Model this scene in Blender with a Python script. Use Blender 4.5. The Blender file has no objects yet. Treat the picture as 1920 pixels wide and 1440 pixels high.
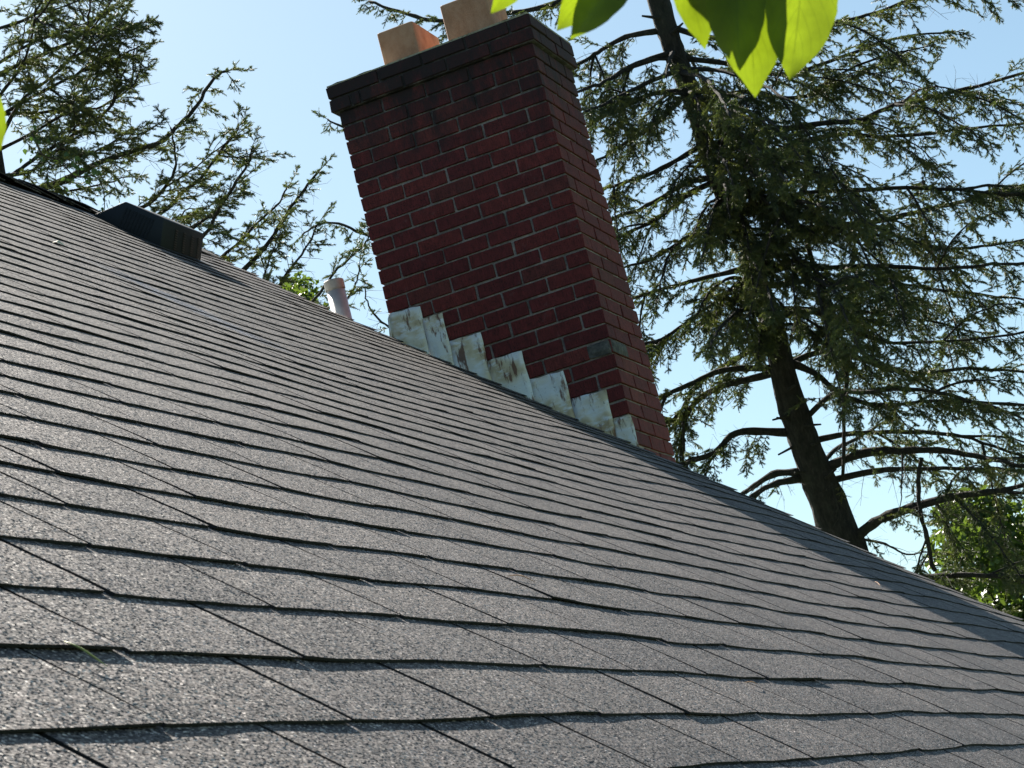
import bpy, math, random
import numpy as np
from mathutils import Vector, Matrix, Quaternion

rng = np.random.default_rng(7)
random.seed(7)
SC = bpy.context.scene
COL = SC.collection
rad = math.radians

# ------------------------------------------------------------------ camera
R = np.array([[0.907606, -0.297252, 0.296466], [0.343357, 0.931918, -0.116771], [-0.241572, 0.207775, 0.947878]])
RIGHT, FWD, UP = R[:, 0], R[:, 1], R[:, 2]
CAM = np.array([2.8803658, -10.50310352, -3.68788757])
FPX, CX, CY = 4952.87, 960.0, 720.0
cd = bpy.data.cameras.new('camera')
cam = bpy.data.objects.new('camera', cd)
COL.objects.link(cam)
m = Matrix(((RIGHT[0], UP[0], -FWD[0], CAM[0]), (RIGHT[1], UP[1], -FWD[1], CAM[1]),
            (RIGHT[2], UP[2], -FWD[2], CAM[2]), (0, 0, 0, 1)))
cam.matrix_world = m
cd.sensor_width = 36.0
cd.lens = 36.0 * FPX / 1920.0
cd.clip_start = 0.05
cd.clip_end = 4000
cd.dof.use_dof = True
cd.dof.focus_distance = 9.5
cd.dof.aperture_fstop = 68.0
SC.camera = cam

# ------------------------------------------------------------------ light
SUN_TO = Vector((-0.513, 0.546, 0.6626)).normalized()
world = bpy.data.worlds.new('World')
SC.world = world
world.use_nodes = True
wn = world.node_tree
bg = wn.nodes['Background']
sky = wn.nodes.new('ShaderNodeTexSky')
sky.sky_type = 'NISHITA'
sky.sun_disc = False
sky.sun_elevation = math.asin(SUN_TO.z)
sky.sun_rotation = math.atan2(SUN_TO.x, SUN_TO.y)
sky.altitude = 100
sky.air_density = 0.9
sky.dust_density = 1.0
sky.ozone_density = 1.6
tint = wn.nodes.new('ShaderNodeMix'); tint.data_type = 'RGBA'; tint.blend_type = 'MULTIPLY'
tint.inputs[0].default_value = 1.0
tint.inputs[7].default_value = (.90, 1.03, .96, 1)
wn.links.new(sky.outputs[0], tint.inputs[6])
wn.links.new(tint.outputs[2], bg.inputs[0])
bg.inputs[1].default_value = 0.0455
sd = bpy.data.lights.new('sun', 'SUN')
sd.energy = 5.0
sd.angle = rad(0.53)
sd.color = (1.0, 0.93, 0.83)
sun = bpy.data.objects.new('sun', sd)
sun.rotation_euler = SUN_TO.to_track_quat('Z', 'Y').to_euler()
sun.location = (-8, 8, 12)
COL.objects.link(sun)
SC.view_settings.view_transform = 'Standard'
SC.view_settings.look = 'None'
SC.view_settings.gamma = 1.0
SC.view_settings.use_curve_mapping = False
SC.view_settings.exposure = 1.6


# ------------------------------------------------------------------ helpers
def at(u, v, d):
    """point of the place seen at photo pixel (u, v) at forward distance d"""
    return CAM + d * (FWD + (u - CX) / FPX * RIGHT - (v - CY) / FPX * UP)


def tag(o, label=None, cat=None, group=None, kind=None):
    if label: o['label'] = label
    if cat: o['category'] = cat
    if group: o['group'] = group
    if kind: o['kind'] = kind
    return o


def empty(name, loc, label=None, cat=None, group=None, parent=None):
    o = bpy.data.objects.new(name, None)
    o.empty_display_size = 0.2
    o.location = loc
    COL.objects.link(o)
    if parent: o.parent = parent
    return tag(o, label, cat, group)


def link(name, me, parent=None, world_verts=True):
    """mesh given in world coordinates; parent may sit anywhere"""
    o = bpy.data.objects.new(name, me)
    COL.objects.link(o)
    if parent is not None:
        o.parent = parent
        o.matrix_parent_inverse = inv_world(parent)
    return o


_w = {}


def inv_world(o):
    m = Matrix.Identity(4)
    q = o
    while q is not None:
        m = q.matrix_parent_inverse @ q.matrix_basis @ m if q.parent is not None else q.matrix_basis @ m
        q = q.parent
    return m.inverted()


def mesh(name, V, F, mat=None, smooth=False, uv=None):
    me = bpy.data.meshes.new(name)
    me.from_pydata([tuple(map(float, v)) for v in V], [], F)
    if mat: me.materials.append(mat)
    if smooth:
        me.polygons.foreach_set('use_smooth', [True] * len(me.polygons))
    me.update()
    return me


def add(name, V, F, mat, parent=None, smooth=False):
    """world-space verts, object origin put at their centre"""
    V = np.asarray(V, float)
    c = V.mean(0)
    me = mesh(name, V - c, F, mat, smooth)
    o = bpy.data.objects.new(name, me)
    COL.objects.link(o)
    if parent is not None:
        o.parent = parent
        o.matrix_parent_inverse = inv_world(parent)
    o.location = c
    return o


def big_mesh(name, V, F, mat, nv):
    """fast mesh of equal-size faces: V (n,3), F (m,nv)"""
    me = bpy.data.meshes.new(name)
    V = np.ascontiguousarray(V, np.float32)
    F = np.ascontiguousarray(F, np.int32)
    me.vertices.add(len(V))
    me.vertices.foreach_set('co', V.ravel())
    me.loops.add(F.size)
    me.loops.foreach_set('vertex_index', F.ravel())
    me.polygons.add(len(F))
    me.polygons.foreach_set('loop_start', np.arange(0, F.size, nv, dtype=np.int32))
    me.materials.append(mat)
    me.update(calc_edges=True)
    return me


def tube(pts, radii, n=8, cap=True):
    pts = np.asarray(pts, float)
    V, F = [], []
    t = np.gradient(pts, axis=0)
    t /= np.linalg.norm(t, axis=1)[:, None] + 1e-12
    a = np.cross(t[0], (0, 0, 1))
    if np.linalg.norm(a) < 1e-3: a = np.cross(t[0], (1, 0, 0))
    a /= np.linalg.norm(a)
    for i, p in enumerate(pts):
        a = a - t[i] * a.dot(t[i])
        a /= np.linalg.norm(a)
        b = np.cross(t[i], a)
        for k in range(n):
            q = 2 * math.pi * k / n
            V.append(p + radii[i] * (math.cos(q) * a + math.sin(q) * b))
    for i in range(len(pts) - 1):
        for k in range(n):
            k2 = (k + 1) % n
            F.append((i * n + k, i * n + k2, (i + 1) * n + k2, (i + 1) * n + k))
    if cap:
        F.append(tuple(range(n - 1, -1, -1)))
        F.append(tuple((len(pts) - 1) * n + k for k in range(n)))
    return V, F


def box_vf(lo, hi):
    x0, y0, z0_ = lo
    x1, y1, z1 = hi
    V = [(x0, y0, z0_), (x1, y0, z0_), (x1, y1, z0_), (x0, y1, z0_), (x0, y0, z1), (x1, y0, z1), (x1, y1, z1), (x0, y1, z1)]
    F = [(3, 2, 1, 0), (4, 5, 6, 7), (0, 1, 5, 4), (1, 2, 6, 5), (2, 3, 7, 6), (3, 0, 4, 7)]
    return V, F


def spline(P, n):
    P = np.asarray(P, float)
    if len(P) == 2:
        return P[0] + (P[1] - P[0]) * np.linspace(0, 1, n)[:, None]
    Q = np.vstack([2 * P[0] - P[1], P, 2 * P[-1] - P[-2]])
    out = []
    segs = len(P) - 1
    for t in np.linspace(0, segs - 1e-6, n):
        i = int(t); f = t - i
        p0, p1, p2, p3 = Q[i], Q[i + 1], Q[i + 2], Q[i + 3]
        out.append(.5 * ((2 * p1) + (-p0 + p2) * f + (2 * p0 - 5 * p1 + 4 * p2 - p3) * f * f + (-p0 + 3 * p1 - 3 * p2 + p3) * f ** 3))
    return np.array(out)


class NT:
    def __init__(s, name):
        s.m = bpy.data.materials.new(name)
        s.m.use_nodes = True
        s.t = s.m.node_tree
        s.n = s.t.nodes
        s.b = s.n['Principled BSDF']
        s.out = s.n['Material Output']

    def new(s, ty, **kw):
        n = s.n.new(ty)
        for k, v in kw.items():
            if k.startswith('i_'):
                n.inputs[k[2:].replace('_', ' ')].default_value = v
            else:
                setattr(n, k, v)
        return n

    def lk(s, a, b):
        s.t.links.new(a, b)

    def noise(s, vec, scale, detail=4, rough=.55, dim='3D'):
        n = s.new('ShaderNodeTexNoise')
        n.noise_dimensions = dim
        n.inputs['Scale'].default_value = scale
        n.inputs['Detail'].default_value = detail
        n.inputs['Roughness'].default_value = rough
        if vec is not None: s.lk(vec, n.inputs['Vector'])
        return n

    def ramp(s, fac, stops, interp='LINEAR'):
        r = s.new('ShaderNodeValToRGB')
        cr = r.color_ramp
        cr.interpolation = interp
        while len(cr.elements) < len(stops): cr.elements.new(.5)
        for e, (p, c) in zip(cr.elements, stops):
            e.position = p
            e.color = tuple(c) + (1,) if hasattr(c, '__len__') else (c, c, c, 1)
        s.lk(fac, r.inputs[0])
        return r

    def mix(s, fac, a, b, mode='MIX'):
        n = s.new('ShaderNodeMix', data_type='RGBA', blend_type=mode)
        for sock, v in ((n.inputs[0], fac), (n.inputs[6], a), (n.inputs[7], b)):
            if hasattr(v, 'is_output') or isinstance(v, bpy.types.NodeSocket): s.lk(v, sock)
            elif isinstance(v, (int, float)): sock.default_value = v
            else: sock.default_value = tuple(v) + (1,)
        return n.outputs[2]

    def math(s, op, a, b=None, clamp=False):
        n = s.new('ShaderNodeMath', operation=op, use_clamp=clamp)
        for i, v in enumerate((a, b)):
            if v is None: continue
            if isinstance(v, bpy.types.NodeSocket): s.lk(v, n.inputs[i])
            else: n.inputs[i].default_value = v
        return n.outputs[0]

    def bump(s, h, dist, strength=1.0, prev=None):
        n = s.new('ShaderNodeBump')
        n.inputs['Distance'].default_value = dist
        n.inputs['Strength'].default_value = strength
        s.lk(h, n.inputs['Height'])
        if prev is not None: s.lk(prev, n.inputs['Normal'])
        return n.outputs[0]

    def scaled(s, vec, sc, rot=(0, 0, 0), loc=(0, 0, 0)):
        n = s.new('ShaderNodeMapping')
        n.inputs['Scale'].default_value = sc
        n.inputs['Rotation'].default_value = rot
        n.inputs['Location'].default_value = loc
        s.lk(vec, n.inputs['Vector'])
        return n.outputs[0]

    def pos(s):
        return s.new('ShaderNodeNewGeometry').outputs['Position']

    def rnd(s):
        return s.new('ShaderNodeObjectInfo').outputs['Random']


# ------------------------------------------------------------------ roof surface
PT = 0.6969922461767052
Z0 = -1.7798579028293564
S0 = 2.628523055619017
EXPO = 0.127
CP, SP = math.cos(PT), math.sin(PT)
SRIDGE = -2.289
HG = np.array([[0.0, 0.0, 0.0, 0.0, 0.1, 0.4, 1.2, 2.3, 3.0, 2.6, 1.3, 1.2, 3.8, 7.2], [0, 0, 0, 0.0, 0.1, 0.4, 1.1, 2.1, 2.7, 1.8, -0.3, -1.4, 0.5, 4.1],
 [0, 0, -0.1, -0.1, -0.2, -0.3, -0.3, -0.1, -0.2, -1.2, -3.2, -4.7, -4.2, -2.0], [-0.1, -0.3, -0.6, -1.1, -1.7, -2.7, -4.1, -5.8, -6.9, -6.8, -5.5, -3.7, -1.9, -0.7],
 [-0.6, -1.6, -3.1, -4.9, -6.6, -8.5, -11.6, -15.6, -18.5, -17.1, -10.7, -2.9, 1.6, 1.5], [-2.1, -5.1, -9.7, -14.3, -16.9, -17.7, -19.4, -23.8, -27.4, -24.4, -12.6, 0.8, 5.8, 0.5],
 [-4.1, -9.7, -17.7, -24.8, -26.5, -23.3, -20.9, -22.9, -25.3, -19.3, -2.4, 15.0, 16.9, 1.7], [-4.7, -10.7, -18.4, -23.6, -22.8, -17.6, -14.6, -16.9, -19.0, -12.2, 5.2, 21.3, 19.1, -2.1],
 [-2.3, -6.6, -10.8, -12.0, -9.5, -6.5, -7.2, -11.2, -13.0, -7.4, 4.8, 14.1, 8.6, -10.6], [1.7, 0.2, -1.8, -2.2, -0.5, 0.6, -1.0, -3.8, -3.7, 1.9, 10.4, 14.7, 8.0, -7.1],
 [-1.8, 2.2, 4.8, 5.7, 6.2, 6.7, 5.8, 3.3, 2.5, 6.5, 13.9, 18.5, 14.7, 4.1], [-18.2, -10.2, -0.1, 6.6, 8.9, 9.0, 7.5, 4.1, 1.1, 2.1, 7.3, 12.2, 12.1, 7.1],
 [-28.9, -23.4, -12.1, -2.1, 2.8, 3.7, 2.7, 0.5, -1.6, -1.6, 0.8, 3.8, 4.8, 3.6]]) / 1000.0


def cub(a, b, c, d, f):
    return .5 * ((2 * b) + (-a + c) * f + (2 * a - 5 * b + 4 * c - d) * f * f + (-a + 3 * b - 3 * c + d) * f ** 3)


def hfield(s, y):
    """vertical sag of the old roof, metres"""
    a = (s + 2.6) / 5.8 * 12
    b = (y + 10) / 10.2 * 13
    a = min(max(a, 0), 11.999); b = min(max(b, 0), 12.999)
    i, j = int(a), int(b)
    fa, fb = a - i, b - j
    ii = [min(max(i + k, 0), 12) for k in (-1, 0, 1, 2)]
    jj = [min(max(j + k, 0), 13) for k in (-1, 0, 1, 2)]
    r = [cub(HG[q, jj[0]], HG[q, jj[1]], HG[q, jj[2]], HG[q, jj[3]], fb) for q in ii]
    w = math.sin(y * 4.1 + s * 5.3) + .8 * math.sin(y * 7.7 - s * 3.1 + 1.0) + .6 * math.sin(y * 2.3 + s * 9.7 + 2.0) + .5 * math.sin(y * 13.1 + s * 7.3)
    return cub(r[0], r[1], r[2], r[3], fa) + .0013 * w


def roofp(s, y, n=0.0):
    h = hfield(s, y)
    return (s * CP + n * SP, y, Z0 - s * SP + h + n * CP)


# ------------------------------------------------------------------ materials
def mat_shingle():
    t = NT('asphalt_granules')
    P = t.pos()
    Pg = t.scaled(P, (1.0, .5, 1.0))
    vor = t.new('ShaderNodeTexVoronoi'); vor.inputs['Scale'].default_value = 660
    t.lk(Pg, vor.inputs['Vector'])
    g = t.new('ShaderNodeSeparateColor'); t.lk(vor.outputs['Color'], g.inputs[0])
    gran = t.ramp(g.outputs[0], [(0.0, (.0125, .0098, .0094)), (.4, (.039, .0318, .0303)), (.72, (.084, .0700, .0665)), (.9, (.235, .200, .190)), (1.0, (.66, .59, .56))])
    vor2 = t.new('ShaderNodeTexVoronoi'); vor2.inputs['Scale'].default_value = 330
    t.lk(Pg, vor2.inputs['Vector'])
    g2 = t.new('ShaderNodeSeparateColor'); t.lk(vor2.outputs['Color'], g2.inputs[0])
    cl = t.ramp(g2.outputs[1], [(0, .8), (.5, 1.0), (1, 1.25)])
    c = t.mix(1.0, gran.outputs[0], cl.outputs[0], 'MULTIPLY')
    # weather streaks that run down the slope, blotches
    sl = t.scaled(P, (.8, 7.0, .8))
    st = t.noise(sl, 1.3, 4, .6)
    str_ = t.ramp(st.outputs[0], [(.3, .76), (.5, 1.0), (.7, 1.25)])
    c = t.mix(1.0, c, str_.outputs[0], 'MULTIPLY')
    bl = t.noise(P, 9.0, 4, .6)
    blr = t.ramp(bl.outputs[0], [(.3, (.84, .82, .83)), (.5, (1.0, 1.0, 1.0)), (.7, (1.16, 1.14, 1.12))])
    c = t.mix(1.0, c, blr.outputs[0], 'MULTIPLY')
    rr = t.ramp(t.rnd(), [(0, (.80, .80, .82)), (.5, (1., 1., 1.)), (1, (1.2, 1.18, 1.15))])
    c = t.mix(1.0, c, rr.outputs[0], 'MULTIPLY')
    # worn strip that has lost its granules (asphalt showing, pale sparkle painted in), below the roof vent
    ob = t.new('ShaderNodeSeparateXYZ'); t.lk(P, ob.inputs[0])
    wob = t.noise(P, 5.0, 4, .6)
    ys_ = t.math('ADD', ob.outputs[1], t.math('MULTIPLY', t.math('SUBTRACT', wob.outputs[0], .5), .35))
    dy_ = t.math('ABSOLUTE', t.math('ADD', ys_, 3.80))
    mx = t.math('SUBTRACT', 1.5, t.math('MULTIPLY', dy_, 9.0), True)
    xa = t.math('ABSOLUTE', t.math('SUBTRACT', ob.outputs[0], -.12))
    my = t.math('SUBTRACT', 1.8, t.math('MULTIPLY', xa, 5.0), True)
    wn_ = t.noise(P, 60, 3, .7)
    wm = t.math('MULTIPLY', t.math('MULTIPLY', mx, my), t.ramp(wn_.outputs[0], [(.35, .2), (.6, 1.0)]).outputs[0])
    spk = t.ramp(g.outputs[2], [(.80, (.030, .034, .055)), (.9, (.55, .56, .6))])
    c = t.mix(t.math('MULTIPLY', wm, .8), c, spk.outputs[0])
    t.lk(c, t.b.inputs['Base Color'])
    ro = t.math('SUBTRACT', .70, t.math('MULTIPLY', wm, .32))
    t.b.inputs['Specular IOR Level'].default_value = .35
    t.lk(ro, t.b.inputs['Roughness'])
    geo = t.new('ShaderNodeNewGeometry')
    vm = t.new('ShaderNodeVectorMath', operation='SUBTRACT'); t.lk(vor.outputs['Color'], vm.inputs[0]); vm.inputs[1].default_value = (.5, .5, .5)
    vs = t.new('ShaderNodeVectorMath', operation='SCALE'); t.lk(vm.outputs[0], vs.inputs[0]); vs.inputs['Scale'].default_value = 1.0
    vm3 = t.new('ShaderNodeVectorMath', operation='SUBTRACT'); t.lk(vor2.outputs['Color'], vm3.inputs[0]); vm3.inputs[1].default_value = (.5, .5, .5)
    vs3 = t.new('ShaderNodeVectorMath', operation='SCALE'); t.lk(vm3.outputs[0], vs3.inputs[0]); vs3.inputs['Scale'].default_value = .2
    va = t.new('ShaderNodeVectorMath', operation='ADD'); t.lk(geo.outputs['Normal'], va.inputs[0]); t.lk(vs.outputs[0], va.inputs[1])
    va3 = t.new('ShaderNodeVectorMath', operation='ADD'); t.lk(va.outputs[0], va3.inputs[0]); t.lk(vs3.outputs[0], va3.inputs[1])
    vn = t.new('ShaderNodeVectorMath', operation='NORMALIZE'); t.lk(va3.outputs[0], vn.inputs[0])
    t.lk(t.bump(wob.outputs[0], .004, .5, vn.outputs[0]), t.b.inputs['Normal'])
    return t.m


def mat_shingle_edge():
    t = NT('asphalt_cut_edge')
    n = t.noise(t.pos(), 400, 3)
    r = t.ramp(n.outputs[0], [(.3, (.008, .008, .010)), (.7, (.022, .021, .022))])
    t.lk(r.outputs[0], t.b.inputs['Base Color'])
    t.b.inputs['Roughness'].default_value = .8
    return t.m


def mat_brick():
    t = NT('red_brick')
    P = t.pos()
    rr = t.ramp(t.rnd(), [(0, (.118, .017, .017)), (.35, (.152, .022, .020)), (.6, (.172, .027, .022)), (.8, (.138, .019, .020)), (.92, (.195, .040, .030)), (1, (.075, .016, .016))])
    n1 = t.noise(P, 28, 5, .65)
    m1 = t.ramp(n1.outputs[0], [(.3, .68), (.5, 1.0), (.7, 1.25)])
    c = t.mix(1.0, rr.outputs[0], m1.outputs[0], 'MULTIPLY')
    # wire-cut striation and dark pits
    st = t.noise(t.scaled(P, (420, 420, 22)), 1.0, 2)
    m2 = t.ramp(st.outputs[0], [(.35, .62), (.62, 1.2)])
    c = t.mix(1.0, c, m2.outputs[0], 'MULTIPLY')
    pit = t.noise(P, 190, 3, .7)
    pr = t.ramp(pit.outputs[0], [(.36, .15), (.46, 1.0)])
    c = t.mix(1.0, c, pr.outputs[0], 'MULTIPLY')
    # lime bloom
    lb = t.noise(P, 11, 5, .75)
    lm = t.ramp(lb.outputs[0], [(.60, 0), (.78, .22)])
    c = t.mix(lm.outputs[0], c, (.34, .30, .29))
    c = soot(t, P, c)
    t.lk(c, t.b.inputs['Base Color'])
    t.b.inputs['Roughness'].default_value = .88
    b = t.bump(pit.outputs[0], .0022, .8)
    b = t.bump(st.outputs[0], .0008, .6, b)
    t.lk(b, t.b.inputs['Normal'])
    return t.m


def soot(t, P, c):
    """soot stain round the top of the stack, a stain with a ragged lower edge"""
    s = t.new('ShaderNodeSeparateXYZ'); t.lk(P, s.inputs[0])
    nz = t.noise(t.scaled(P, (1.0, 1.0, .35)), 7.5, 5, .75)
    z = t.math('ADD', s.outputs[2], t.math('MULTIPLY', t.math('SUBTRACT', nz.outputs[0], .5), 1.4))
    f = t.new('ShaderNodeMapRange'); f.inputs['From Min'].default_value = -.32; f.inputs['From Max'].default_value = .10
    t.lk(z, f.inputs['Value'])
    # less soot on the right-hand side
    gx = t.new('ShaderNodeMapRange'); gx.inputs['From Min'].default_value = .05; gx.inputs['From Max'].default_value = -.5
    gx.inputs['To Min'].default_value = .8; gx.inputs['To Max'].default_value = .90
    t.lk(s.outputs[0], gx.inputs['Value'])
    k = t.math('MULTIPLY', f.outputs[0], gx.outputs[0], True)
    return t.mix(k, c, (.014, .011, .012))


def mat_mortar():
    t = NT('grey_mortar')
    P = t.pos()
    n = t.noise(P, 160, 4, .7)
    r = t.ramp(n.outputs[0], [(.3, (.22, .19, .175)), (.6, (.46, .39, .36))])
    n2 = t.noise(P, 7, 4, .7)
    r2 = t.ramp(n2.outputs[0], [(.36, (.42, .4, .4)), (.52, (.8, .8, .8)), (.68, (1.15, 1.13, 1.1))])
    c = t.mix(1.0, r.outputs[0], r2.outputs[0], 'MULTIPLY')
    c = soot(t, P, c)
    t.lk(c, t.b.inputs['Base Color'])
    t.b.inputs['Roughness'].default_value = .95
    t.lk(t.bump(n.outputs[0], .002, .9), t.b.inputs['Normal'])
    return t.m


def mat_smear():
    t = NT('mortar_smear')
    P = t.pos()
    n = t.noise(P, 26, 5, .75)
    r = t.ramp(n.outputs[0], [(.3, (.035, .033, .035)), (.48, (.085, .08, .072)), (.62, (.15, .14, .12)), (.75, (.26, .25, .22))])
    t.lk(r.outputs[0], t.b.inputs['Base Color'])
    t.b.inputs['Roughness'].default_value = .95
    t.lk(t.bump(n.outputs[0], .006, .9), t.b.inputs['Normal'])
    return t.m


def mat_clay():
    t = NT('clay_flue_tile')
    P = t.pos()
    n = t.noise(t.scaled(P, (1, 1, .6)), 14, 5, .65)
    r = t.ramp(n.outputs[0], [(.3, (.34, .16, .085)), (.5, (.45, .235, .14)), (.7, (.52, .31, .20))])
    n2 = t.noise(P, 260, 3)
    r2 = t.ramp(n2.outputs[0], [(.3, .82), (.7, 1.1)])
    t.lk(t.mix(1.0, r.outputs[0], r2.outputs[0], 'MULTIPLY'), t.b.inputs['Base Color'])
    t.b.inputs['Roughness'].default_value = .85
    t.lk(t.bump(n2.outputs[0], .0015, .5), t.b.inputs['Normal'])
    return t.m


def mat_crown():
    t = NT('crown_mortar')
    P = t.pos()
    n = t.noise(P, 60, 4, .7)
    r = t.ramp(n.outputs[0], [(.3, (.22, .17, .10)), (.5, (.4, .36, .28)), (.7, (.5, .42, .2))])
    t.lk(r.outputs[0], t.b.inputs['Base Color'])
    t.b.inputs['Roughness'].default_value = .95
    t.lk(t.bump(n.outputs[0], .006, .9), t.b.inputs['Normal'])
    return t.m


def mat_flash():
    t = NT('painted_rusty_flashing')
    P = t.pos()
    oi = t.new('ShaderNodeObjectInfo')
    cm = t.new('ShaderNodeCombineXYZ'); t.lk(t.math('MULTIPLY', oi.outputs['Random'], 9.0), cm.inputs[0])
    va = t.new('ShaderNodeVectorMath', operation='ADD'); t.lk(P, va.inputs[0]); t.lk(cm.outputs[0], va.inputs[1])
    Q = va.outputs[0]
    n = t.noise(Q, 7.5, 3, .5)
    base = t.ramp(n.outputs[0], [(.34, (.78, .82, .82)), (.47, (.80, .77, .67)), (.57, (.64, .55, .36)), (.68, (.42, .31, .18))])
    # brushed strokes
    br = t.noise(t.scaled(Q, (16, 16, 42), (0, .5, 0)), 1.0, 4, .6)
    bm = t.ramp(br.outputs[0], [(.50, 0), (.64, .8)])
    c = t.mix(bm.outputs[0], base.outputs[0], (.85, .88, .90))
    ru = t.noise(t.scaled(Q, (1.8, 1.8, .45), (0, .05, 0)), 17, 5, .65)
    rm = t.ramp(ru.outputs[0], [(.555, 0), (.62, .9)])
    c = t.mix(rm.outputs[0], c, (.15, .055, .022))
    dk = t.noise(Q, 75, 4, .75)
    dm = t.ramp(dk.outputs[0], [(.28, .8), (.38, 0)])
    c = t.mix(dm.outputs[0], c, (.10, .095, .09))
    t.lk(c, t.b.inputs['Base Color'])
    t.b.inputs['Roughness'].default_value = .5
    b = t.bump(br.outputs[0], .002, .6)
    b = t.bump(n.outputs[0], .02, .55, b)
    t.lk(b, t.b.inputs['Normal'])
    return t.m


def simple(name, col, rough=.6, nscale=60, amt=.25, metallic=0, bumpd=.001):
    t = NT(name)
    P = t.pos()
    n = t.noise(P, nscale, 4, .6)
    r = t.ramp(n.outputs[0], [(.3, tuple(x * (1 - amt) for x in col)), (.7, tuple(x * (1 + amt) for x in col))])
    t.lk(r.outputs[0], t.b.inputs['Base Color'])
    t.b.inputs['Roughness'].default_value = rough
    t.b.inputs['Metallic'].default_value = metallic
    if bumpd: t.lk(t.bump(n.outputs[0], bumpd, .6), t.b.inputs['Normal'])
    return t.m


def mat_bark(name, a, b, sc=1.0):
    t = NT(name)
    P = t.pos()
    n = t.noise(t.scaled(P, (1, 1, .35)), 26 * sc, 6, .75)
    r = t.ramp(n.outputs[0], [(.35, a), (.52, b), (.66, tuple(x * 2.0 for x in b))])
    n2 = t.noise(P, 2.5, 4, .7)
    r2 = t.ramp(n2.outputs[0], [(.5, 0), (.66, .5)])
    c = t.mix(r2.outputs[0], r.outputs[0], (.03, .036, .024))
    t.lk(c, t.b.inputs['Base Color'])
    t.b.inputs['Roughness'].default_value = .95
    t.lk(t.bump(n.outputs[0], .04, 1.0), t.b.inputs['Normal'])
    return t.m


def mat_needles(name, stops):
    t = NT(name)
    P = t.pos()
    n = t.noise(P, 2.6, 5, .7)
    n2 = t.noise(P, 26, 2, .6)
    f = t.math('ADD', t.math('MULTIPLY', n.outputs[0], .7), t.math('MULTIPLY', n2.outputs[0], .3))
    r = t.ramp(f, stops)
    t.lk(r.outputs[0], t.b.inputs['Base Color'])
    t.b.inputs['Roughness'].default_value = .55
    t.b.inputs['Specular IOR Level'].default_value = .35
    tr = t.new('ShaderNodeBsdfTranslucent')
    t.lk(t.mix(1.0, r.outputs[0], (1.1, 1.3, .5), 'MULTIPLY'), tr.inputs[0])
    mx = t.new('ShaderNodeMixShader'); mx.inputs[0].default_value = .32
    t.lk(t.b.outputs[0], mx.inputs[1]); t.lk(tr.outputs[0], mx.inputs[2])
    t.lk(mx.outputs[0], t.out.inputs[0])
    return t.m


def mat_leaf(name, dark, light, transl, tmix=.55, rscale=3.0, veins=False):
    t = NT(name)
    P = t.pos()
    n = t.noise(P, rscale, 4, .6)
    r = t.ramp(n.outputs[0], [(.35, dark), (.65, light)])
    col = r.outputs[0]
    tcol = transl
    if veins:
        uvn = t.new('ShaderNodeAttribute', attribute_name='leaf_uv')
        sx = t.new('ShaderNodeSeparateXYZ'); t.lk(uvn.outputs['Vector'], sx.inputs[0])
        ax = t.math('ABSOLUTE', sx.outputs[0])
        ph = t.math('SUBTRACT', t.math('MULTIPLY', sx.outputs[1], 9.0), t.math('MULTIPLY', ax, 3.2))
        fr = t.math('ABSOLUTE', t.math('SUBTRACT', t.math('FRACT', ph), .5))
        v1 = t.math('SUBTRACT', 1.0, t.math('MULTIPLY', fr, 16.0), True)
        v2 = t.math('SUBTRACT', 1.0, t.math('MULTIPLY', ax, 26.0), True)
        vv = t.math('MAXIMUM', t.math('MULTIPLY', v1, .8), v2)
        col = t.mix(vv, col, tuple(x * 1.8 for x in light))
        nn = t.noise(P, 160, 4, .6)
        n5 = t.noise(P, 45, 4, .6)
        tc = t.ramp(n5.outputs[0], [(.3, tuple(x * .68 for x in transl)), (.7, tuple(x * 1.25 for x in transl))])
        tcol = t.mix(t.math('MULTIPLY', vv, .8), tc.outputs[0], tuple(x * .5 for x in transl))
    t.lk(col, t.b.inputs['Base Color'])
    t.b.inputs['Roughness'].default_value = .45
    tr = t.new('ShaderNodeBsdfTranslucent')
    if isinstance(tcol, tuple): tr.inputs[0].default_value = tcol + (1,)
    else: t.lk(tcol, tr.inputs[0])
    mx = t.new('ShaderNodeMixShader'); mx.inputs[0].default_value = tmix
    t.lk(t.b.outputs[0], mx.inputs[1]); t.lk(tr.outputs[0], mx.inputs[2])
    t.lk(mx.outputs[0], t.out.inputs[0])
    return t.m


M_SH = mat_shingle()
M_ED = mat_shingle_edge()
M_BR = mat_brick()
M_MO = mat_mortar()
M_SM = mat_smear()
M_CL = mat_clay()
M_CR = mat_crown()
M_FL = mat_flash()
M_SIDING = simple('white_siding', (.7, .7, .67), .6, 3, .06, 0, 0)
M_TRIM = simple('white_trim', (.72, .72, .7), .5, 20, .05, 0, .0005)
M_VENT = simple('black_vent_plastic', (.006, .009, .012), .6, 120, .25, 0, .0006)
M_VENTD = simple('vent_slot_dark', (.004, .004, .005), .8, 120, .2, 0, 0)
M_VENTL = simple('vent_grey_ribs', (.016, .02, .024), .5, 120, .2, 0, 0)
M_PIPE = simple('galvanised_pipe', (.42, .43, .44), .38, 30, .12, .25, .0005)
M_PIPEC = simple('pipe_collar', (.33, .31, .28), .55, 60, .15, .2, .0005)
M_BARK = mat_bark('spruce_bark', (.006, .0055, .005), (.022, .019, .016))
M_TWIG = simple('twig_bark', (.03, .024, .019), .9, 30, .3, 0, 0)
M_NEED = mat_needles('spruce_needles', [(.30, (.034, .048, .040)), (.40, (.052, .070, .050)), (.50, (.085, .100, .052)), (.58, (.150, .155, .060)), (.67, (.150, .112, .065))])
M_LEAFY = mat_leaf('broad_leaves', (.03, .06, .014), (.07, .11, .022), (.11, .17, .02), .42, 1.2)
M_VINE = mat_leaf('vine_leaves', (.02, .045, .012), (.04, .08, .018), (.08, .15, .02), .35, 6.0)
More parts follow.
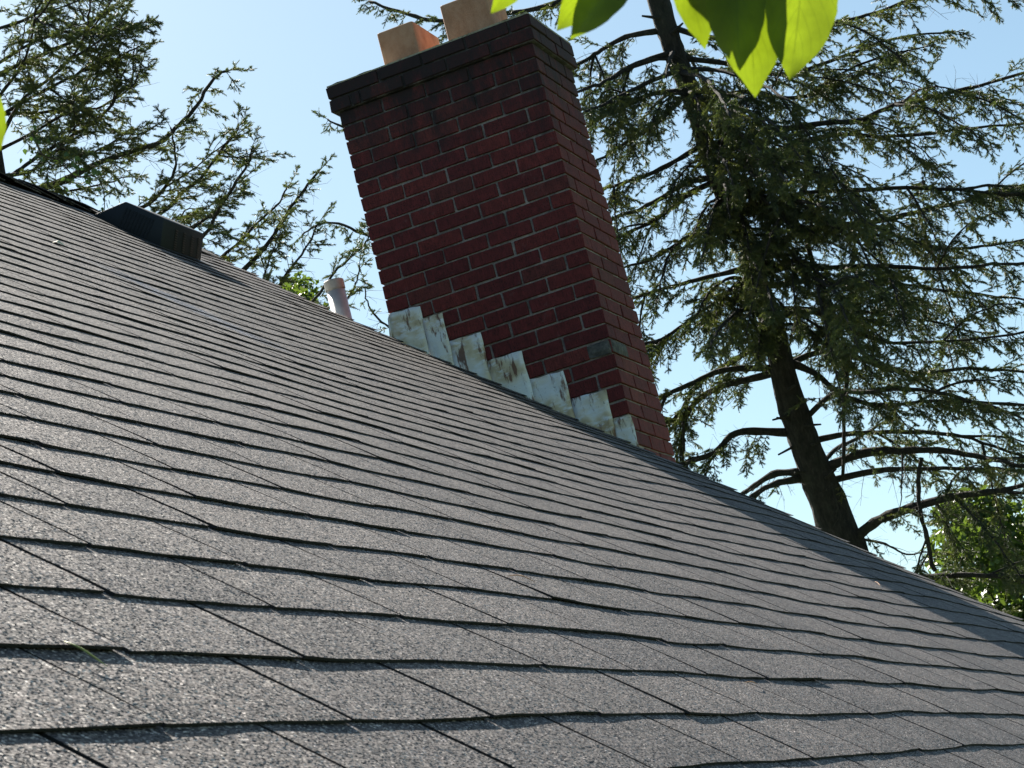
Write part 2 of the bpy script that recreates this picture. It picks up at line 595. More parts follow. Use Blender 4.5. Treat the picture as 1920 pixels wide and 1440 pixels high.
M_NEAR = mat_leaf('near_leaves', (.035, .075, .012), (.05, .10, .015), (.165, .235, .008), .58, 30.0, True)
M_GRASS = simple('ground_grass', (.05, .08, .025), .95, 2, .4, 0, .02)

# ------------------------------------------------------------------ ground
GZ = -6.4
V, F = [], []
N = 40
for i in range(N + 1):
    for j in range(N + 1):
        x = -600 + 1200 * i / N; y = -600 + 1200 * j / N
        V.append((x, y, GZ - .15 * math.sin(x * .05) * math.cos(y * .04) - .15))
for i in range(N):
    for j in range(N):
        a = i * (N + 1) + j
        F.append((a, a + N + 1, a + N + 2, a + 1))
tag(add('ground', V, F, M_GRASS), 'grassy ground far below the roof', None, None, 'structure')

# ------------------------------------------------------------------ house
YW = -0.035          # outer face of gable wall / rake
Y_FAR = -11.6
S_EAVE = 3.45
house = empty('house', (0, -5, GZ), 'house with a steep dark grey asphalt shingle roof in the foreground', 'house')
V, F = [], []
ns, nyy = 46, 80
for i in range(ns + 1):
    for j in range(nyy + 1):
        s = SRIDGE + (S_EAVE - SRIDGE) * i / ns
        y = Y_FAR + (YW - .006 - Y_FAR) * j / nyy
        V.append(roofp(s, y, -.008))
for i in range(ns):
    for j in range(nyy):
        a = i * (nyy + 1) + j
        F.append((a, a + nyy + 1, a + nyy + 2, a + 1))
roof = add('roof', V, F, M_ED, house, True)
# rear slope
xr, zr = SRIDGE * CP, Z0 - SRIDGE * SP
xb, zb = xr - 4.2, zr - 4.2 * SP / CP
add('rear_slope', [(xr, Y_FAR, zr), (xr, YW, zr), (xb, YW, zb), (xb, Y_FAR, zb), (xr, Y_FAR, zr - .03), (xr, YW, zr - .03), (xb, YW, zb - .03), (xb, Y_FAR, zb - .03)],
    [(0, 1, 2, 3), (7, 6, 5, 4), (0, 3, 7, 4), (1, 5, 6, 2), (2, 6, 7, 3)], M_SH, roof)
# gable wall, eave wall
xe, ze = S_EAVE * CP, Z0 - S_EAVE * SP
wx0, wx1 = xb + .35, xe - .35
zt = lambda x: (Z0 - x / CP * SP if x > xr else zr - (xr - x) * SP / CP) - .05
V = []
for yy in (YW - .17, YW - .03):
    V += [(wx0, yy, GZ - .3), (wx1, yy, GZ - .3), (wx1, yy, zt(wx1)), (xr, yy, zt(xr)), (wx0, yy, zt(wx0))]
add('gable_wall', V, [(0, 1, 2, 3, 4), (9, 8, 7, 6, 5), (0, 5, 6, 1), (1, 6, 7, 2), (2, 7, 8, 3), (3, 8, 9, 4), (4, 9, 5, 0)], M_SIDING, house)
for nm, xx in (('side_wall', wx1), ('side_wall', wx0 + .14)):
    v, f = box_vf((xx - .14, Y_FAR + .3, GZ - .3), (xx, YW - .175, zt(xx) - .02))
    add(nm, v, f, M_SIDING, house)
v, f = box_vf((wx0 + .005, Y_FAR + .3, GZ - .3), (wx1 - .145, Y_FAR + .44, zt(wx1) - .02))
add('rear_wall', v, f, M_SIDING, house)
# rake board under the shingle ends, and eave gutter board
V = []
for yy in (YW - .026, YW - .010):
    for s in (SRIDGE, S_EAVE):
        for n in (-.012, -.15):
            V.append(roofp(s, yy, n))
add('rake_board', V, [(0, 2, 3, 1), (4, 5, 7, 6), (0, 4, 6, 2), (1, 3, 7, 5), (0, 1, 5, 4), (2, 6, 7, 3)], M_TRIM, house)

# --- shingles: three-tab courses, every tab its own piece
TAB = 0.3345
THK = 0.0030


def wob(a, b, amp):
    return amp * (math.sin(a * 5.1 + b * 3.7) + .6 * math.sin(a * 11.3 + b * 7.9 + 1.3) + .4 * math.sin(a * 23.0 + b * 1.9))


def tab_geo(n, ya, yb, first, last, rs, ga=.003, gb=.003):
    """one shingle tab: butt edge at the lower end, tucked under the course above"""
    s1 = S0 - n * EXPO
    s2 = s1 - EXPO - .03
    segs = 5
    ya0, yb0 = ya, yb
    ya += ga; yb -= gb
    V, F, MI = [], [], []
    lift = rs[0]; dl = rs[1]; dsa = rs[2]; dsb = rs[3]; th = THK * rs[4]
    top = []; bot = []
    for j in range(segs + 1):
        q = j / segs
        y = ya + (yb - ya) * q
        ds = dsa * (1 - q) + dsb * q + wob(y * 3, n * 2.1, .0009)
        bump_ = lift * (1 - q) + dl * q + abs(wob(y * 1.7 + n, n * 1.3, .0006)) + .0011 * abs(math.cos(math.pi * q)) * (.5 + rs[4] - .9)
        if last and q > .85: bump_ += .004 * (q - .85) / .15
        top.append([roofp(s1 + ds, y, THK * 1.02 + th * .0 + bump_ + .0005), roofp(s1 + ds - .035, y, THK + .0008 + bump_ * .55), roofp(s2, y, .0004)])
        bot.append(roofp(s1 + ds - .0006, y, THK * 1.02 + bump_ + .0005 - th))
    for j in range(segs + 1):
        V += top[j] + [bot[j]]
    for j in range(segs):
        a = j * 4; b = a + 4
        F += [(a, b, b + 1, a + 1), (a + 1, b + 1, b + 2, a + 2), (a + 3, b + 3, b, a)]
        MI += [0, 0, 1]
    # side faces
    for a, rev in ((0, False), (segs * 4, True)):
        k = len(V)
        V += [roofp(s1 - .035, (ya if not rev else yb), -.004), roofp(s2, (ya if not rev else yb), -.004)]
        f1 = (a, a + 1, k, a + 3); f2 = (a + 1, a + 2, k + 1, k)
        if rev: f1 = f1[::-1]; f2 = f2[::-1]
        F += [f1, f2]; MI += [1, 1]
    return V, F, MI


def proj(p):
    q = np.array(p) - CAM
    z = q @ FWD
    return CX + FPX * (q @ RIGHT) / z, CY - FPX * (q @ UP) / z, z


tabs = []
nmin = int(math.floor((S0 - S_EAVE) / EXPO))
nmax = int((S0 - SRIDGE) / EXPO)
for n in range(nmin, nmax + 1):
    off = -8.797 if n % 2 == 0 else -8.797 + TAB / 2
    off += wob(n * 1.7, 2.2, .008)
    k0 = int(math.ceil((Y_FAR - off) / TAB)); y = off + (k0) * TAB
    edges = [Y_FAR]
    while y < -.02 - .05:
        if y > Y_FAR + .04: edges.append(y)
        y += TAB
    edges.append(-.004)
    for a, b in zip(edges[:-1], edges[1:]):
        s = S0 - n * EXPO
        c = roofp(s - EXPO / 2, (a + b) / 2)
        q = np.array(c) - CAM
        area = 0
        if q @ FWD > .5:
            P4 = [proj(roofp(ss, yy))[:2] for ss, yy in ((s, a), (s, b), (s - EXPO, b), (s - EXPO, a))]
            ar = 0
            for i in range(4):
                x1, y1 = P4[i]; x2, y2 = P4[(i + 1) % 4]
                ar += x1 * y2 - x2 * y1
            us = [p[0] for p in P4]; vs = [p[1] for p in P4]
            if max(us) > 0 and min(us) < 1920 and max(vs) > 0 and min(vs) < 1440: area = abs(ar) / 2
        tabs.append((area, n, a, b, a == edges[0], b == edges[-1]))
tabs.sort(key=lambda t: -t[0])
V_, F_, M_ = [], [], []
for i, (area, n, a, b, first, last) in enumerate(tabs):
    r = rng.random(6)
    lift = .0002 + .0024 * r[0] ** 3
    dl = .0002 + .0024 * r[1] ** 3
    gj = lambda yy: .0030 + .0036 * abs(math.sin(n * 12.9898 + round(yy * 50) * 78.233))
    if r[5] > .985: dl += .0018
    rs = (lift, dl, (r[2] - .5) * .005, (r[3] - .5) * .005, .9 + .3 * r[4])
    if abs(S0 - n * EXPO - 2.502) < .01 and a < -6.35 < b: rs = (.001, .0045, 0, .004, 1.2)
    V, F, MI = tab_geo(n, a, b, first, last, rs, gj(a), gj(b))
    if i < 300:
        o = add('shingle', V, F, M_SH, roof)
        o.data.materials.append(M_ED)
        o.data.polygons.foreach_set('material_index', MI)
    else:
        k = len(V_)
        V_ += V; F_ += [tuple(x + k for x in f) for f in F]; M_ += MI
o = add('shingle_field', V_, F_, M_SH, roof)
o.data.materials.append(M_ED)
o.data.polygons.foreach_set('material_index', M_)
o['kind'] = 'stuff'
tag(o, 'farther and smaller shingle tabs of the grey roof')

# --- ridge caps
V_, F_ = [], []
yc = -.002
k = 0
while yc > Y_FAR:
    L = .2; ex = .133
    a, b = yc, yc - L
    wv = rng.random(4)
    V = []
    for yy, n in ((a, .002), (b, (.0115 + .006 * wv[0]) if yc < -1.0 else .006)):
        for dt in (0, .004):
            w = .135 + .012 * wv[1]
            fl = (.004 * wv[2] + (.012 if wv[3] > .75 else .003)) if yc < -1.0 else .0
            pk = np.array(roofp(SRIDGE, yy, 0)); pk = pk + np.array([0, 0, n + .012 + dt])
            near = np.array(roofp(SRIDGE + w, yy, n + fl + dt + .003))
            mid = (pk + near) / 2 + np.array([.25, 0, .3]) * .006
            far = pk + np.array([-w * CP, 0, -w * SP])
            V += [near, mid, pk, far]
    F = [(0, 1, 9, 8), (1, 2, 10, 9), (2, 3, 11, 10), (4, 12, 13, 5), (5, 13, 14, 6), (6, 14, 15, 7), (8, 9, 13, 12), (9, 10, 14, 13), (10, 11, 15, 14), (0, 8, 12, 4), (0, 4, 5, 1), (1, 5, 6, 2), (2, 6, 7, 3)]
    if yc > -3.4:
        add('ridge_cap', V, F, M_SH, roof)
    else:
        q = len(V_); V_ += V; F_ += [tuple(x + q for x in f) for f in F]
    yc -= ex; k += 1
o = add('ridge_cap_row', V_, F_, M_SH, roof)
o['kind'] = 'stuff'

# ------------------------------------------------------------------ chimney
CH = .0677
WX, DY = .9386, .5388
chim = empty('chimney', (-.47, .27, GZ), 'tall dark red brick chimney with soot-blackened corbelled top at the roof edge', 'chimney')


def chamfer_box(dx, dy, dz, b, jit, seed):
    r = np.random.default_rng(seed)
    V, F = [], []
    hx, hy, hz = dx / 2, dy / 2, dz / 2
    for sx in (-1, 1):
        for sy in (-1, 1):
            for sz in (-1, 1):
                j = (r.random(3) - .5) * jit
                V.append((sx * (hx - b) + j[0], sy * (hy - b) + j[1], sz * hz + j[2]))
                V.append((sx * (hx - b) + j[0], sy * hy + j[1], sz * (hz - b) + j[2]))
                V.append((sx * hx + j[0], sy * (hy - b) + j[1], sz * (hz - b) + j[2]))
    idx = lambda sx, sy, sz, k: ((sx * 2 + sy) * 2 + sz) * 3 + k
    for s in (0, 1):
        q = [(0, 0), (1, 0), (1, 1), (0, 1)]
        fz = [idx(a, b_, s, 0) for a, b_ in q]; fy = [idx(a, s, b_, 1) for a, b_ in q]; fx = [idx(s, a, b_, 2) for a, b_ in q]
        F += [tuple(fz if s else fz[::-1]), tuple(fy[::-1] if s else fy), tuple(fx if s else fx[::-1])]
    for a in (0, 1):
        for b_ in (0, 1):
            F.append((idx(0, a, b_, 0), idx(1, a, b_, 0), idx(1, a, b_, 1), idx(0, a, b_, 1)))
            F.append((idx(a, 0, b_, 0), idx(a, 1, b_, 0), idx(a, 1, b_, 2), idx(a, 0, b_, 2)))
            F.append((idx(a, b_, 0, 1), idx(a, b_, 1, 1), idx(a, b_, 1, 2), idx(a, b_, 0, 2)))
            for c_ in (0, 1):
                F.append((idx(a, b_, c_, 0), idx(a, b_, c_, 1), idx(a, b_, c_, 2)))
    me = mesh('brick', V, F, M_BR)
    import bmesh
    bm = bmesh.new(); bm.from_mesh(me)
    bmesh.ops.recalc_face_normals(bm, faces=bm.faces)
    bm.to_mesh(me); bm.free()
    return me


BL, BD, BH = .2004, .0965, .0575
PROTO = {}


def brick_me(L, D, H, v):
    key = (round(L, 3), round(D, 3), round(H, 3), v)
    if key not in PROTO:
        PROTO[key] = chamfer_box(L, D, H, .002, .003, hash(key) % 1000)
    return PROTO[key]


back_V, back_F = [], []
nbr = 0
PI_ = inv_world(chim)


def put_brick(x0, x1, y0, y1, zc, H, seen):
    """axis-aligned brick filling the given plan rectangle"""
    global nbr
    L, D = x1 - x0, y1 - y0
    v = random.randrange(5)
    me = brick_me(L, D, H, v)
    loc = Vector(((x0 + x1) / 2 + random.uniform(-.0012, .0012), (y0 + y1) / 2 + random.uniform(-.0018, .0018), zc + random.uniform(-.0012, .0012)))
    if seen and nbr < 298:
        o = bpy.data.objects.new('brick', me)
        COL.objects.link(o)
        o.parent = chim
        o.matrix_parent_inverse = PI_
        o.location = loc
        o.rotation_euler = (random.uniform(-.004, .004), random.uniform(-.006, .006), random.uniform(-.005, .005))
        nbr += 1
    else:
        k = len(back_V)
        back_V.extend([np.array(q.co) + np.array(loc) for q in me.vertices])
        back_F.extend([tuple(i + k for i in p.vertices) for p in me.polygons])


MOD = .2107
for j in range(-3, 60):
    if j < -1:
        e = .024; Hc = .0625; zt_ = .0677 + .0625 * (-1 - j)
    else:
        e = 0; Hc = CH; zt_ = -j * CH
    zc = zt_ - Hc / 2
    H = Hc - .0102
    X0, X1, Y0, Y1 = -WX - e, e, -e, DY + e
    g = .0103
    odd = j % 2 != 0
    zroof_r = Z0
    xs = []
    if odd:
        xs = []
        x = X1 - BD - g
        while x - BL > X0 + .05:
            xs.append((x - BL, x)); x -= BL + g
        xs.append((X0, x))
    else:
        x = X1
        lim = X0 + BD + g
        while x - BL > lim + .03:
            xs.append((x - BL, x)); x -= BL + g
        if x - lim > .03: xs.append((lim, x))
    for a, b in xs:
        vis = zt_ > (Z0 - a / CP * SP) - .02
        if vis: put_brick(a, b, Y0, Y0 + BD, zc, H, True)
        aa, bb = max(a, X0 + BD + g), min(b, X1 - BD - g)
        if bb - aa > .03 and j < 34: put_brick(aa, bb, Y1 - BD, Y1, zc, H, False)
    ys = []
    if odd:
        y = Y0
        while y + BL < Y1 - BD - g + .03:
            ys.append((y, y + BL)); y += BL + g
        ys.append((y, Y1))
        ysl = [(Y0 + BD + g, Y0 + BD + g + BL), (Y0 + BD + 2 * g + BL, Y1)]
    else:
        ysl = [(Y0, Y0 + BL), (Y0 + BL + g, Y1 - BD - g)]
        y = Y0 + BD + g
        ys = [(y, y + BL), (y + BL + g, Y1)]
    if zt_ > Z0 - .6:
        for a, b in ys: put_brick(X1 - BD, X1, a, b, zc, H, zt_ > Z0 - .12)
    if zt_ > Z0 - .6:
        for a, b in ysl: put_brick(X0, X0 + BD, a, b, zc, H, False)
o = add('brick_back', back_V, back_F, M_BR, chim)
o['kind'] = 'stuff'
r_ = .0095
v, f = box_vf((-WX + r_, r_, GZ - .3), (-r_, DY - r_, .0677 - .001))
add('mortar_core', v, f, M_MO, chim)
v, f = box_vf((-WX - .024 + r_, -.024 + r_, .0677 + .001), (.024 - r_, DY + .024 - r_, .0677 + .125 - .004))
add('mortar_core', v, f, M_MO, chim)
# crown wash
V, F = [], []
nx, ny = 36, 14
for i in range(nx + 1):
    for k in range(ny + 1):
        q, p = i / nx, k / ny
        x = -WX - .020 + (WX + .040) * q; y = -.020 + (DY + .040) * p
        edge = min(q * nx, (nx - q * nx), p * ny, ny - p * ny)
        z = .1945 + (.0015 if edge < .5 else .009 + .03 * min(1, edge / 6)) + random.uniform(-.002, .003)
        V.append((x + random.uniform(-.002, .002), y + random.uniform(-.002, .002), z))
base = len(V)
for i in range(nx):
    for k in range(ny):
        a = i * (ny + 1) + k
        F.append((a, a + ny + 1, a + ny + 2, a + 1))
for a, b in (((0, 0), (nx, 0)), ((nx, 0), (nx, ny)), ((nx, ny), (0, ny)), ((0, ny), (0, 0))):
    p = [V[a[0] * (ny + 1) + a[1]], V[b[0] * (ny + 1) + b[1]]]
    k = len(V)
    V += [p[0], p[1], (p[1][0], p[1][1], .19), (p[0][0], p[0][1], .19)]
    F.append((k, k + 3, k + 2, k + 1))
add('crown', V, F, M_CR, chim)


def flue(x0, x1, y0, y1, z1, w=.018):
    V, F = [], []
    def ring(x0, x1, y0, y1, z, c):
        P = []
        for cx_, cy_, a0 in ((x1 - c, y1 - c, 0), (x0 + c, y1 - c, 90), (x0 + c, y0 + c, 180), (x1 - c, y0 + c, 270)):
            for q in (0, 45, 90):
                t = rad(a0 + q); P.append((cx_ + c * math.cos(t), cy_ + c * math.sin(t), z))
        return P
    rs = [ring(x0, x1, y0, y1, .195, .014), ring(x0, x1, y0, y1, z1 - .003, .014), ring(x0 + .003, x1 - .003, y0 + .003, y1 - .003, z1, .013),
          ring(x0 + w, x1 - w, y0 + w, y1 - w, z1, .008), ring(x0 + w, x1 - w, y0 + w, y1 - w, .195, .008)]
    for r in rs: V += r
    for i in range(4):
        for k in range(12):
            k2 = (k + 1) % 12
            F.append((i * 12 + k, i * 12 + k2, (i + 1) * 12 + k2, (i + 1) * 12 + k))
    return V, F


v, f = flue(-.715, -.535, .10, .43, .392)
o = add('flue_tile', v, f, M_CL, chim); o['label'] = 'shorter clay flue tile with a broken sloping rim'
for vv in o.data.vertices:   # chipped far rim
    pass
v, f = flue(-.41, -.185, .14, .40, .425)
o = add('flue_tile', v, f, M_CL, chim); o['label'] = 'taller clay flue tile'
# mortar smear on the corner brick
V, F = [], []
prof = [(-.108, 0), (-.06, 0), (-.012, 0), (0, .01), (0, .07), (0, .13), (0, .19), (0, .215)]
zz = [-1.294, -1.31, -1.33, -1.349]
for q, (x, y) in enumerate(prof):
    for i, z in enumerate(zz):
        b = .0055 + random.uniform(-.002, .003)
        if q in (0, 7) or i in (0, 3): b = .0022
        if q < 3: V.append((x, -b, z + random.uniform(-.003, .003)))
        else: V.append((b, y, z + random.uniform(-.003, .003)))
for q in range(7):
    for i in range(3):
        a = q * 4 + i
        F.append((a, a + 1, a + 5, a + 4))
o = add('mortar_patch', V, F, M_SM, chim)
o['label'] = 'grey mortar smeared over the corner brick'
# step flashing
FLQ = [[(-.932, -.880), (-.786, -.890), (-.802, -1.112), (-.945, -.985)],
       [(-.781, -.950), (-.693, -.952), (-.703, -1.196), (-.792, -1.120)],
       [(-.688, -1.081), (-.546, -1.090), (-.558, -1.317), (-.703, -1.196)],
       [(-.539, -1.219), (-.388, -1.222), (-.390, -1.460), (-.560, -1.315)],
       [(-.381, -1.354), (-.231, -1.362), (-.238, -1.588), (-.395, -1.455)],
       [(-.223, -1.488), (-.070, -1.498), (-.084, -1.718), (-.230, -1.592)],
       [(-.070, -1.624), (.004, -1.630), (.002, -1.788), (-.080, -1.718)]]
for i, q in enumerate(FLQ):
    V, F = [], []
    n = 7
    a = rng.random(8)
    off = .0045 + .0018 * (i % 2)
    q = [(q[0][0] - .006, q[0][1]), q[1], (q[2][0] + .004, q[2][1] - .02), (q[3][0] - .006, q[3][1] - .02)]
    for layer in (0, 1):
        for u in range(n + 1):
            for w in range(n + 1):
                fu, fw = u / n, w / n
                p = (np.array(q[0]) * (1 - fu) + np.array(q[1]) * fu) * (1 - fw) + (np.array(q[3]) * (1 - fu) + np.array(q[2]) * fu) * fw
                bulge = .006 * math.sin(math.pi * fu) * math.sin(math.pi * fw * .9) + .003 * math.sin(7 * fu + a[0] * 6) * math.sin(6 * fw + a[1] * 6)
                jx, jz = (0, 0)
                if u in (0, n) or w == 0:
                    jx, jz = .0016 * math.sin(9 * fw + i * 3), .0022 * math.sin(11 * fu + i * 2)
                curl = .004 * (fu ** 4) * a[2] + .004 * ((1 - fw) ** 5) * a[3]
                V.append((p[0] + jx, -(off + max(0, bulge) + curl) + layer * .0014, p[1] + jz))
    m1 = (n + 1) ** 2
    for u in range(n):
        for w in range(n):
            k = u * (n + 1) + w
            F.append((k, k + 1, k + n + 2, k + n + 1))
            F.append(tuple(x + m1 for x in (k, k + n + 1, k + n + 2, k + 1)))
    rim = [(u * (n + 1)) for u in range(n + 1)] + [n * (n + 1) + w for w in range(1, n + 1)] + [u * (n + 1) + n for u in range(n - 1, -1, -1)] + [w for w in range(n - 1, 0, -1)]
    for k in range(len(rim)):
        a_, b_ = rim[k], rim[(k + 1) % len(rim)]
        F.append((a_, b_, b_ + m1, a_ + m1))
    o = add('flashing', V, F, M_FL, chim, True)
# bent corner piece at the upper end of the flashing
add('flashing', [(-.946, -.004, -.900), (-.936, -.006, -.885), (-.943, -.014, -1.0), (-.958, -.012, -1.01), (-.950, .06, -.885), (-.958, .06, -1.02), (-.948, -.002, -.9), (-.940, -.003, -.886)],
    [(0, 3, 2, 1), (0, 4, 5, 3), (1, 2, 5, 4), (0, 1, 4)], M_FL, chim)

# ------------------------------------------------------------------ roof vent
vent = empty('roof_vent', roofp(-1.9, -1.12, 0), 'black slant-back plastic roof vent with louvred sides near the ridge', 'roof vent')


def rp(s, y, n): return np.array(roofp(s, y, n))


ya, yb = -1.30, -.95
A = dict(tip=(-2.085, .002), peak=(-1.966, .112), top=(-1.772, .113), bot=(-1.733, -.004))
V = []
for y in (ya, yb):
    for k in ('tip', 'peak', 'top', 'bot'):
        s, n = A[k]
        V.append(rp(s, y, n))
V = np.array(V)
import bmesh


def bevelled(name, V, F, mat, parent, w, seg=2):
    V = np.asarray(V, float); c = V.mean(0)
    me = mesh(name, V - c, F, mat)
    bm = bmesh.new(); bm.from_mesh(me)
    bmesh.ops.recalc_face_normals(bm, faces=bm.faces)
    bmesh.ops.bevel(bm, geom=bm.edges[:], offset=w, segments=seg, affect='EDGES', profile=.5)
    bm.to_mesh(me); bm.free()
    me.polygons.foreach_set('use_smooth', [True] * len(me.polygons))
    o = bpy.data.objects.new(name, me); COL.objects.link(o)
    if parent is not None:
        o.parent = parent; o.matrix_parent_inverse = inv_world(parent)
    o.location = c
    return o


bevelled('hood', V, [(0, 1, 2, 3), (4, 7, 6, 5), (0, 4, 5, 1), (1, 5, 6, 2), (2, 6, 7, 3), (3, 7, 4, 0)], M_VENT, vent, .006)
V = [rp(s, y, n) for n in (.0035, .0058) for s, y in ((-2.2, -1.40), (-1.69, -1.40), (-1.69, -.85), (-2.2, -.85))]
add('base_flange', V, [(0, 1, 2, 3), (7, 6, 5, 4), (0, 4, 5, 1), (1, 5, 6, 2), (2, 6, 7, 3), (3, 7, 4, 0)], M_VENT, vent)
# fine ribs on the side facing the camera
V_, F_ = [], []
for i in range(16):
    n0 = .012 + i * .0052
    s_a = -1.985 + i * .0005; s_b = -1.80 - i * .001
    for k in range(9):
        sa = -1.955 + k * .0165; sb = sa + .0125
        q = len(V_)
        V_ += [rp(sa, ya - .0035, n0), rp(sb, ya - .0035, n0), rp(sb, ya - .0035, n0 + .0020), rp(sa, ya - .0035, n0 + .0020),
               rp(sa, ya + .004, n0), rp(sb, ya + .004, n0), rp(sb, ya + .004, n0 + .0020), rp(sa, ya + .004, n0 + .0020)]
        F_ += [tuple(x + q for x in fc) for fc in ((0, 1, 2, 3), (0, 4, 5, 1), (1, 5, 6, 2), (2, 6, 7, 3), (3, 7, 4, 0))]
o = add('side_louvres', V_, F_, M_VENTL, vent); o['kind'] = 'stuff'
# groups of solid louvre ribs on the lower end, paler than the hood
V_, F_ = [], []
for c, yc in enumerate((-1.19, -1.12, -1.05, -.99)):
    for i in range(9):
        n0 = .014 + i * .009
        so = -1.733 - (n0 / .117) * .039 + .0022
        q = len(V_)
        V_ += [rp(so, yc - .011, n0), rp(so, yc + .011, n0), rp(so, yc + .011, n0 + .0035), rp(so, yc - .011, n0 + .0035),
               rp(so - .008, yc - .011, n0), rp(so - .008, yc + .011, n0), rp(so - .008, yc + .011, n0 + .0035), rp(so - .008, yc - .011, n0 + .0035)]
        F_ += [tuple(x + q for x in fc) for fc in ((0, 1, 2, 3), (0, 4, 5, 1), (1, 5, 6, 2), (2, 6, 7, 3), (3, 7, 4, 0))]
o = add('end_louvres', V_, F_, simple('louvre_rib', (.05, .04, .04), .5, 50, .2, 0, 0), vent); o['kind'] = 'stuff'

# ------------------------------------------------------------------ pipe beyond the rake
pp = at(647, 640, 0) * 0
px, py = -1.205, .14
pipe = empty('vent_pipe', (px, py, GZ), 'pale grey metal vent pipe with collar behind the roof edge left of the chimney', 'vent pipe')
zs = np.array([GZ - .1, -1.2, -.665]); V, F = tube([(px, py, z) for z in zs], [.0425] * 3, 24)
add('pipe', V, F, M_PIPE, pipe, True)
V, F = [], []
n = 28
prof = [(.0428, -.656), (.0455, -.657), (.0458, -.617), (.044, -.615), (.040, -.616), (.038, -.74)]
for r, z in prof:
    for k in range(n):
        q = 2 * math.pi * k / n; V.append((px + r * math.cos(q), py + r * math.sin(q), z))
for i in range(len(prof) - 1):
    for k in range(n):
        k2 = (k + 1) % n
        F.append((i * n + k, i * n + k2, (i + 1) * n + k2, (i + 1) * n + k))
add('collar', V, F, M_PIPEC, pipe)

# ------------------------------------------------------------------ conifers


class Tree:
    def __init__(s, name, loc, label, cat='tree'):
        s.root = empty(name, loc, label, cat)
        s.shoots = []     # pos, dir, length, size
        s.segs = []       # twig segments a, b, ra, rb
        s.shN = 0
        s.limbs = []

    def shoot(s, p, d, L, w=1.0):
        s.shoots.append((p, d, L, w))

    def twig(s, pts, r0, r1):
        n = len(pts)
        for i in range(n - 1):
            s.segs.append((pts[i], pts[i + 1], r0 + (r1 - r0) * i / (n - 1), r0 + (r1 - r0) * (i + 1) / (n - 1)))

    def finish(s, needle_mat, twig_mat):
        if s.segs:
            A = np.array([q[0] for q in s.segs]); B = np.array([q[1] for q in s.segs])
            ra = np.array([q[2] for q in s.segs])[:, None]; rb = np.array([q[3] for q in s.segs])[:, None]
            t = B - A; t /= np.linalg.norm(t, axis=1)[:, None] + 1e-9
            a = np.cross(t, np.array([.3, .2, .93])); a /= np.linalg.norm(a, axis=1)[:, None] + 1e-9
            b = np.cross(t, a)
            V = []
            for base, r in ((A, ra), (B, rb)):
                for k in range(3):
                    q = 2 * math.pi * k / 3
                    V.append(base + r * (math.cos(q) * a + math.sin(q) * b))
            V = np.stack(V, 1).reshape(-1, 3)
            n = len(A)
            F = np.array([[0, 1, 4, 3], [1, 2, 5, 4], [2, 0, 3, 5]])
            F = (F[None] + 6 * np.arange(n)[:, None, None]).reshape(-1, 4)
            me = big_mesh('twigs', V, F, twig_mat, 4)
            o = link('twigs', me, s.root); o['kind'] = 'stuff'
        if s.shoots:
            P = np.array([q[0] for q in s.shoots]); D = np.array([q[1] for q in s.shoots])
            L = np.array([q[2] for q in s.shoots])[:, None]; W = np.array([q[3] for q in s.shoots])[:, None]
            D /= np.linalg.norm(D, axis=1)[:, None] + 1e-9
            a = np.cross(D, rng.normal(size=D.shape)); a /= np.linalg.norm(a, axis=1)[:, None] + 1e-9
            b = np.cross(D, a)
            K = 18
            Vs = []
            n = len(P)
            for k in range(K):
                f = (k + .5) / K
                q = k * 2.4 + rng.random((n, 1)) * 1.2
                rd = np.cos(q) * a + np.sin(q) * b
                base = P + D * L * f
                ln = (.021 + .009 * rng.random((n, 1))) * W * (1.1 - .35 * f)
                tip = base + (rd * .68 + D * .73) * ln
                side = np.cross(rd, D) * (.0036 * W)
                Vs += [base - side - rd * .002, base + side - rd * .002, tip]
            V = np.stack(Vs, 1).reshape(-1, 3)
            F = np.arange(n * K * 3).reshape(-1, 3)
            me = big_mesh('needles', V, F, needle_mat, 3)
            o = link('needles', me, s.root); o['kind'] = 'stuff'
        s.shN = len(s.shoots)


def nrm(v):
    return v / (np.linalg.norm(v) + 1e-9)


def spruce_branch(T, P3, r0, r1, start=.15, dens=1.0, droop=.6, L2=(.18, .5), bare=.2, hang=.0, name='branch', label=None):
    """main limb as its own part, with branchlets and needle shoots"""
    n = max(8, int(len(P3) * 4))
    P = spline(P3, n)
    seglen = np.linalg.norm(np.diff(P, axis=0), axis=1); total = seglen.sum()
    P = P + rng.normal(size=P.shape) * .006 * np.linspace(0, 1, n)[:, None]
    rr = r0 + (r1 - r0) * np.linspace(0, 1, n) ** .8
    rr = rr * (1 + .08 * rng.normal(size=n))
    if r0 > .006:
        V, F = tube(P, rr, 8)
        add(name, V, F, M_BARK, T.root, True)
    else:
        T.twig(P, r0, r1)
    if r0 > .015 and T is not None: T.limbs.append(P)
    cum = np.concatenate([[0], np.cumsum(seglen)])
    x = start * total
    side = 1
    while x < total:
        t = x / total
        i = min(np.searchsorted(cum, x), n - 1); i = max(i, 1)
        f = (x - cum[i - 1]) / (cum[i] - cum[i - 1] + 1e-9)
        p = P[i - 1] * (1 - f) + P[i] * f
        tg = nrm(P[i] - P[i - 1])
        x += rng.uniform(.03, .075) / dens
        side = -side
        lat = nrm(np.cross(tg, [0, 0, 1])) * side
        rv = rng.normal(size=3)
        d = nrm(tg * rng.uniform(.3, .9) + lat * rng.uniform(.2, 1.0) + np.array([0, 0, -1]) * rng.uniform(-.15, 1.0) * droop + rv * .28)
        L = rng.uniform(*L2) * (1.0 - .55 * t ** 2)
        if rng.random() < hang: L *= 1.5; d = nrm(d + np.array([0, 0, -1.2]))
        sub_twig(T, p, d, L, droop, rng.random() < bare)
    # leader tip
    sub_twig(T, P[-1], nrm(P[-1] - P[-2]), .18, droop * .2, False)


